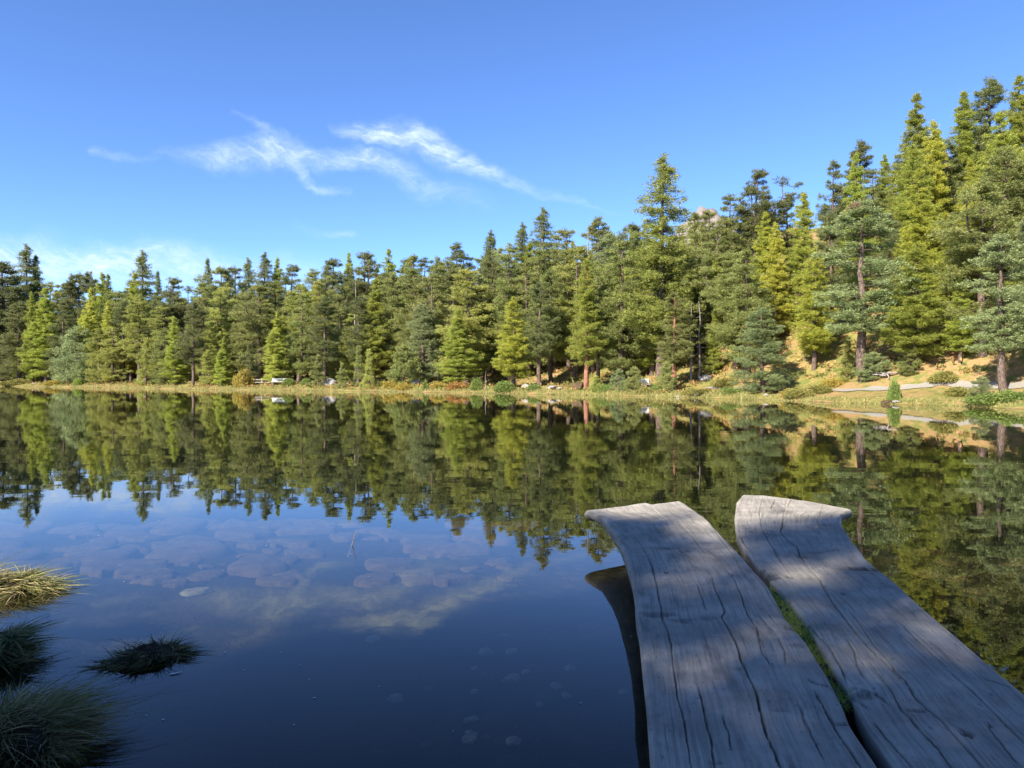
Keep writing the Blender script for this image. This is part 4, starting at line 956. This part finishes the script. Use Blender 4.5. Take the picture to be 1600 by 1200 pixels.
# reed stalk and floating bits
def stick(name, p0, p1, r, mat, label, cat):
    T = Tubes(); p0 = np.array(p0); p1 = np.array(p1); T.add(np.stack([p0, p0 * .6 + p1 * .4 + [0.004, 0, 0], p1]), [r, r * .8, r * .3], 6); return tag(obj(name, T.mesh(name), mat), label, cat)
Dq = F * CAMH / (853 - YH); x, y, _ = at(543, Dq)
stick('reed_stalk', (x, y, -.1), (x + .07, y + .02, .13), .006, M_DARKWOOD, 'single thin reed stalk sticking out of the open water', 'reed')
Dq = F * CAMH / (1056 - YH); x, y, _ = at(270, Dq)
stick('floating_leaf', (x - .02, y, .003), (x + .03, y + .03, .006), .004, M_PALEWOOD, 'tiny pale leaf blade floating near the small islet', 'leaf')
T = Tubes(); a = np.array(at(309, 108.0, .05)); b = np.array(at(352, 106.5, .05)); T.add([a, (a + b) / 2, b], [.16, .17, .15], 8)
tag(obj('floating_log', T.mesh('floating_log'), M_PALEWOOD), 'long white bleached log floating at the far left shore', 'log')
x, y, _ = at(360, 105.5); o = obj('boulder', STONES[2], M_ROCK, loc=(x, y, .1), scale=(.6, .5, .5)); tag(o, 'white lump at the right end of the floating log', 'stone')

def specks():
    rng = np.random.default_rng(8); n = 70; px = rng.uniform(-40, 1000, n); py = rng.uniform(700, 1150, n); D = F * CAMH / (py - YH)
    c = np.stack([(px - CX) / F * D, D, np.full(n, .004)], -1); a = rng.uniform(0, 6.3, n); l = rng.uniform(.003, .010, n)
    d = np.stack([np.cos(a), np.sin(a), np.zeros(n)], -1); b = np.stack([-np.sin(a), np.cos(a), np.zeros(n)], -1)
    V, Qd = rhombi(c, d * l[:, None], b * l[:, None] * .35); o = obj('floating_needles', mesh('floating_needles', V, quads=Qd), M_PALEWOOD); tag(o, 'tiny pale needles and specks floating on the water', 'needles', kind='stuff')
specks()

# driftwood roots under the slope pine
def roots():
    rng = np.random.default_rng(4); T = Tubes(); D = Ds(1383) + 5.9; x0, y0, _ = at(1383, D); z0 = gz(x0, y0)
    for i in range(9):
        a = rng.uniform(0, 6.28); L = rng.uniform(.5, 1.1); s = np.linspace(0, 1, 6)
        p_ = np.stack([math.cos(a) * L * s + rng.normal(size=6) * .05, math.sin(a) * L * .6 * s + rng.normal(size=6) * .05, .30 + rng.uniform(-.2, .35) * s - .25 * s * s + rng.normal(size=6) * .04], -1)
        T.add(p_, np.linspace(.075, .018, 6), 6)
    o = obj('driftwood_roots', T.mesh('driftwood_roots'), M_GREYWOOD, loc=(x0, y0, z0)); tag(o, 'bleached tangled roots on the slope beside the gravel path', 'driftwood')
roots()

# benches, fence
def box(cx, cy, cz, sx_, sy_, sz_, bev=.01):
    import bmesh
    bm = bmesh.new(); bmesh.ops.create_cube(bm, size=1.0); bmesh.ops.scale(bm, vec=(sx_, sy_, sz_), verts=bm.verts); bmesh.ops.bevel(bm, geom=bm.edges[:], offset=min(bev, min(sx_, sy_, sz_) * .3), segments=2, affect='EDGES', profile=.5)
    bmesh.ops.translate(bm, vec=(cx, cy, cz), verts=bm.verts); me = bpy.data.meshes.new('part'); bm.to_mesh(me); bm.free(); return me
def bench(px, dd, wpx, label, rz):
    D = Ds(px) + dd; x, y, _ = at(px, D); w = wpx * D / F
    root = obj('bench', None, loc=(x, y, gz(x, y)), rot=(0, 0, rz)); root.empty_display_size = .3
    for i in range(3): obj('seat_plank', box(0, -.30 + i * .14, .44, w, .125, .05), M_PALEWOOD, root)
    for i in range(3): o = obj('backrest_plank', box(0, .12 + .035 * i, .58 + i * .135, w, .04, .12), M_PALEWOOD, root)
    for s in (-1, 1):
        obj('leg', box(s * w * .38, -.26, .2, .09, .09, .44), M_DARKWOOD, root); obj('leg', box(s * w * .38, .06, .2, .09, .09, .44), M_DARKWOOD, root)
        o = obj('backrest_post', box(0, 0, .0, .08, .06, .56), M_DARKWOOD, root, loc=(s * w * .38, .185, .66), rot=(-.24, 0, 0))
    tag(root, label, 'bench')
bench(436, 4.6, 22, 'white wooden bench facing the lake on the far left shore', .08)
bench(1006, 3.4, 17, 'pale bench beside the young pines below the giant larch', .05)
D = Ds(398) + 4.6; x, y, _ = at(398, D); root = obj('rail_fence', None, loc=(x, y, gz(x, y))); tag(root, 'low grey wooden rail fence left of the white bench', 'fence')
for i, dx in enumerate((-.75, .95, 2.6)):
    obj('post', box(dx, 0, .42, .12, .12, 1.0), M_FENCE, root)
for z_ in (.38, .74): obj('rail', box(.95, -.09, z_, 3.7, .06, .10), M_FENCE, root)
# signless stump by the fence
# ------------------------------------------------------------------ bushes along the far shore
def bush(seed, n=1500, ln=.13):
    rng = np.random.default_rng(seed); c = unit(rng.normal(size=(n, 3))) * (rng.random((n, 1)) ** .4); c[:, 2] = np.abs(c[:, 2]) * .9
    c *= (1 + .25 * np.sin(c @ rng.normal(size=3) * 4)[:, None]); K = 4
    cc = np.repeat(c, K, 0) + rng.normal(size=(n * K, 3)) * .05; d = np.repeat(unit(c + np.array([0, 0, .4])), K, 0) + rng.normal(size=(n * K, 3)) * .7
    l = ln * rng.uniform(.6, 1.4, n * K); return mesh('foliage', *[q for q in (lambda vq: (vq[0],))(leaves(cc, d, l, l * .45, rng))], quads=np.arange(4 * n * K, dtype=np.int32).reshape(-1, 4))
BUSH = [bush(70 + i) for i in range(4)]
STEM = Tubes()
_rg = np.random.default_rng(2)
for i in range(7):
    a = i * .9; s = np.linspace(0, 1, 4); STEM.add(np.stack([math.cos(a) * .5 * s, math.sin(a) * .5 * s, .75 * s - .1], -1), np.linspace(.04, .012, 4), 5)
STEM = STEM.mesh('stems')
for o in [q for q in bpy.data.objects if 'dead brown top' in str(q.get('label', ''))]:      # brown dead needles at the tip of the big slope pine
    b = obj('dead_top', BUSH[0], M_LEAF, o, loc=(0.25, 0, 17.0), scale=(.5, .42, .9)); b.color = (0.27, 0.19, 0.11, 1); b['label'] = 'brown dead needles at the top'
def shrub(px, dd, wpx, hpx, col, label, group=None):
    D = Ds(px) + dd; x, y, _ = at(px, D); w = wpx * .5 * D / F; h = hpx * D / F
    root = obj('shrub', None, loc=(x, y, gz(x, y) - .05), rot=(0, 0, rnd.uniform(0, 6.3)), scale=(w, w, h)); root.empty_display_size = .3
    obj('stems', STEM, M_BARK, root); b = obj('foliage', BUSH[rnd.randrange(4)], M_LEAF, root); b.color = (*col, 1); tag(root, label, 'shrub', group); return root
YEL = (0.36, 0.28, 0.06); GRN = (0.17, 0.22, 0.05); OLV = (0.24, 0.22, 0.06); ORA = (0.36, 0.20, 0.06)
for s in [(380, 3.0, 28, 26, YEL, 'golden yellow shrub left of the rail fence'), (123, 3.5, 14, 12, (.25, .32, .06), 'small bright green shrub on the left shore'), (1250, .9, 46, 16, OLV, 'low olive shrub at the start of the gravel path'),
          (1234, 1.3, 30, 12, YEL, 'yellowish shrub left of the olive shrub by the path'), (1398, .5, 20, 34, GRN, 'small upright green spruce like shrub on the rock at the water'), (1142, 1.2, 34, 10, GRN, 'low green shrub right of the trail'),
          (1090, 1.4, 44, 10, OLV, 'flat olive shrub patch at the water below the white boulder'), (948, 1.6, 24, 14, GRN, 'green shrub right of the red trunk'), (790, 1.0, 34, 18, GRN, 'green shrub at the water under the golden larch'),
          (745, 1.8, 20, 18, GRN, 'small green bush beside the short bleached trunk'), (592, 3, 26, 14, OLV, 'olive bush right of the small cone trees'), (612, 2.5, 30, 14, YEL, 'yellow bush on the bank left of the pale boulder'),
          (632, 2.0, 26, 10, YEL, 'low yellow bush just left of the pale boulder'), (685, 2.2, 26, 11, YEL, 'low yellow bush right of the pale boulder'), (715, 1.6, 34, 12, ORA, 'rusty low bush under the wide bright larch'),
          (664, .3, 9, 15, GRN, 'small dark green clump at the water line mid left'), (1545, .6, 60, 16, GRN, 'bright green bank shrub below the big right pine'), (1590, .8, 50, 20, GRN, 'green shrub at the right border by the water'),
          (1500, 3.0, 40, 16, OLV, 'brownish low shrub above the path on the right'), (1470, 5, 40, 18, OLV, 'olive shrub on the slope above the path'), (1300, 6, 40, 14, YEL, 'yellow dwarf shrub on the open sunny slope, upper one'),
          (1280, 3.4, 44, 12, OLV, 'olive dwarf shrub on the open sunny slope, lower one'), (1130, 6, 40, 14, OLV, 'olive dwarf shrub on the slope above the white boulder'), (20, 3, 40, 10, OLV, 'olive shrub low on the shore at the left border'),
          (90, 4, 36, 9, YEL, 'pale yellow shrub on the left shore'), (450, 4, 20, 12, GRN, 'green bush close right of the white bench'), (478, 5, 18, 14, GRN, 'green bush between bench and grey boulder'), (1010, 1.0, 40, 10, OLV, 'olive bush at the water below the pale bench'),
          (1025, 1.8, 22, 12, GRN, 'rounded green bush right of the pale bench'), (835, 1.2, 24, 12, GRN, 'green bush at the foot of the dark thick trunked pine')]:
    shrub(*s)

# grass along the far water line and low dwarf shrubs over the banks: uncountable ground cover
def shore_grass():
    rng = np.random.default_rng(12); n = 34000; px = rng.uniform(-60, 1660, n * 2); D0 = np.interp(px, sx, sd)
    dd = rng.exponential(1.6, n * 2) * np.where(px > 1150, .55, 1.0) - .25; D = D0 + dd * (D0 / 60); x = (px - CX) / F * D; d = sdf(x, D); ok = (d > -.35) & (d < 9); x, D = x[ok][:n], D[ok][:n]
    z = np.maximum(height(x, D), -.05) - .05; ln = rng.uniform(.12, .42, len(x)) * np.where(sdf(x, D) < .8, 1.15, .75) * np.where(x > 17, .55, 1.0)
    V, Qd = blades(np.stack([x, D, z], -1), rng.normal(size=(len(x), 3)) * .28 + np.array([0, 0, 1.0]), ln, np.full(len(x), .022), rng, seg=2, bend=.6)
    o = obj('shore_grass', mesh('shore_grass', V, quads=Qd), M_GRASS); o.color = (0.27, 0.25, 0.085, 1)
    tag(o, 'yellowed grass fringing the far water line', 'grass', kind='stuff')
shore_grass()
def bank_grass():
    rng = np.random.default_rng(15); n = 60000; x = rng.uniform(-14, 9, n); y = rng.uniform(-7, 9, n); d = sdf(x, y); ok = (d > .05) & (d < 9); x, y, d = x[ok], y[ok], d[ok]
    ok = ~((x > .3) & (x < 4.2) & (y > .4)); x, y = x[ok], y[ok]; z = height(x, y) - .03
    V, Qd = blades(np.stack([x, y, z], -1), rng.normal(size=(len(x), 3)) * .4 + np.array([0, 0, 1.0]), rng.uniform(.05, .16, len(x)), np.full(len(x), .003), rng, seg=2, bend=.9)
    o = obj('bank_grass', mesh('bank_grass', V, quads=Qd), M_GRASS); o.color = (0.20, 0.20, 0.06, 1); tag(o, 'short grass on the near bank beside the tussocks', 'grass', kind='stuff')
bank_grass()
def dwarf():
    rng = np.random.default_rng(13); n = 5200; px = rng.uniform(-60, 1660, n); D0 = np.interp(px, sx, sd); dd = 1.2 + rng.random(n) ** 1.3 * 26
    D = D0 + dd; x = (px - CX) / F * D; d = sdf(x, D); ok = (d > 1.0) & (rng.random(n) < np.where(lump(x, D, 6) > -.2, 1, .25)); 
    pth_d = np.min(np.hypot(x[:, None] - pth[None, :, 0], D[:, None] - pth[None, :, 1]), 1); ok &= (pth_d > 1.1) & ~((x > 16) & (d < 5.5))
    x, D = x[ok], D[ok]; z = height(x, D)
    for j, (nm, col, lab) in enumerate([('dwarf_shrubs', (0.30, 0.24, 0.06), 'yellow dwarf shrubs covering the far bank'), ('dwarf_shrubs', (0.14, 0.17, 0.045), 'green dwarf shrubs covering the far bank'), ('dwarf_shrubs', (0.36, 0.20, 0.085), 'rusty dwarf shrubs covering the far bank')]):
        s = np.arange(len(x)) % 3 == j; K = 12; c = np.stack([x[s], D[s], z[s]], -1); r = rng.uniform(.18, .5, len(c))
        off = rng.normal(size=(len(c), K, 3)); off[..., 2] = np.abs(off[..., 2]) * .45; off = off * .6 * r[:, None, None]
        cc = (c[:, None, :] + off).reshape(-1, 3); dv = rng.normal(size=cc.shape) + np.array([0, 0, .8]); l = rng.uniform(.14, .32, len(cc))
        V, Qd = leaves(cc, dv, l, l * .5, rng); o = obj(nm, mesh(nm, V, quads=Qd), M_LEAF); o.color = (*col, 1); tag(o, lab, 'shrubs', kind='stuff')
dwarf()
print('trees', len(TREES), 'fill', NF, 'tallest', sorted((round(h, 1), int(p)) for p, d, h in used)[-8:], sorted((round(h, 1), int(p)) for p, d, h in used)[:6])
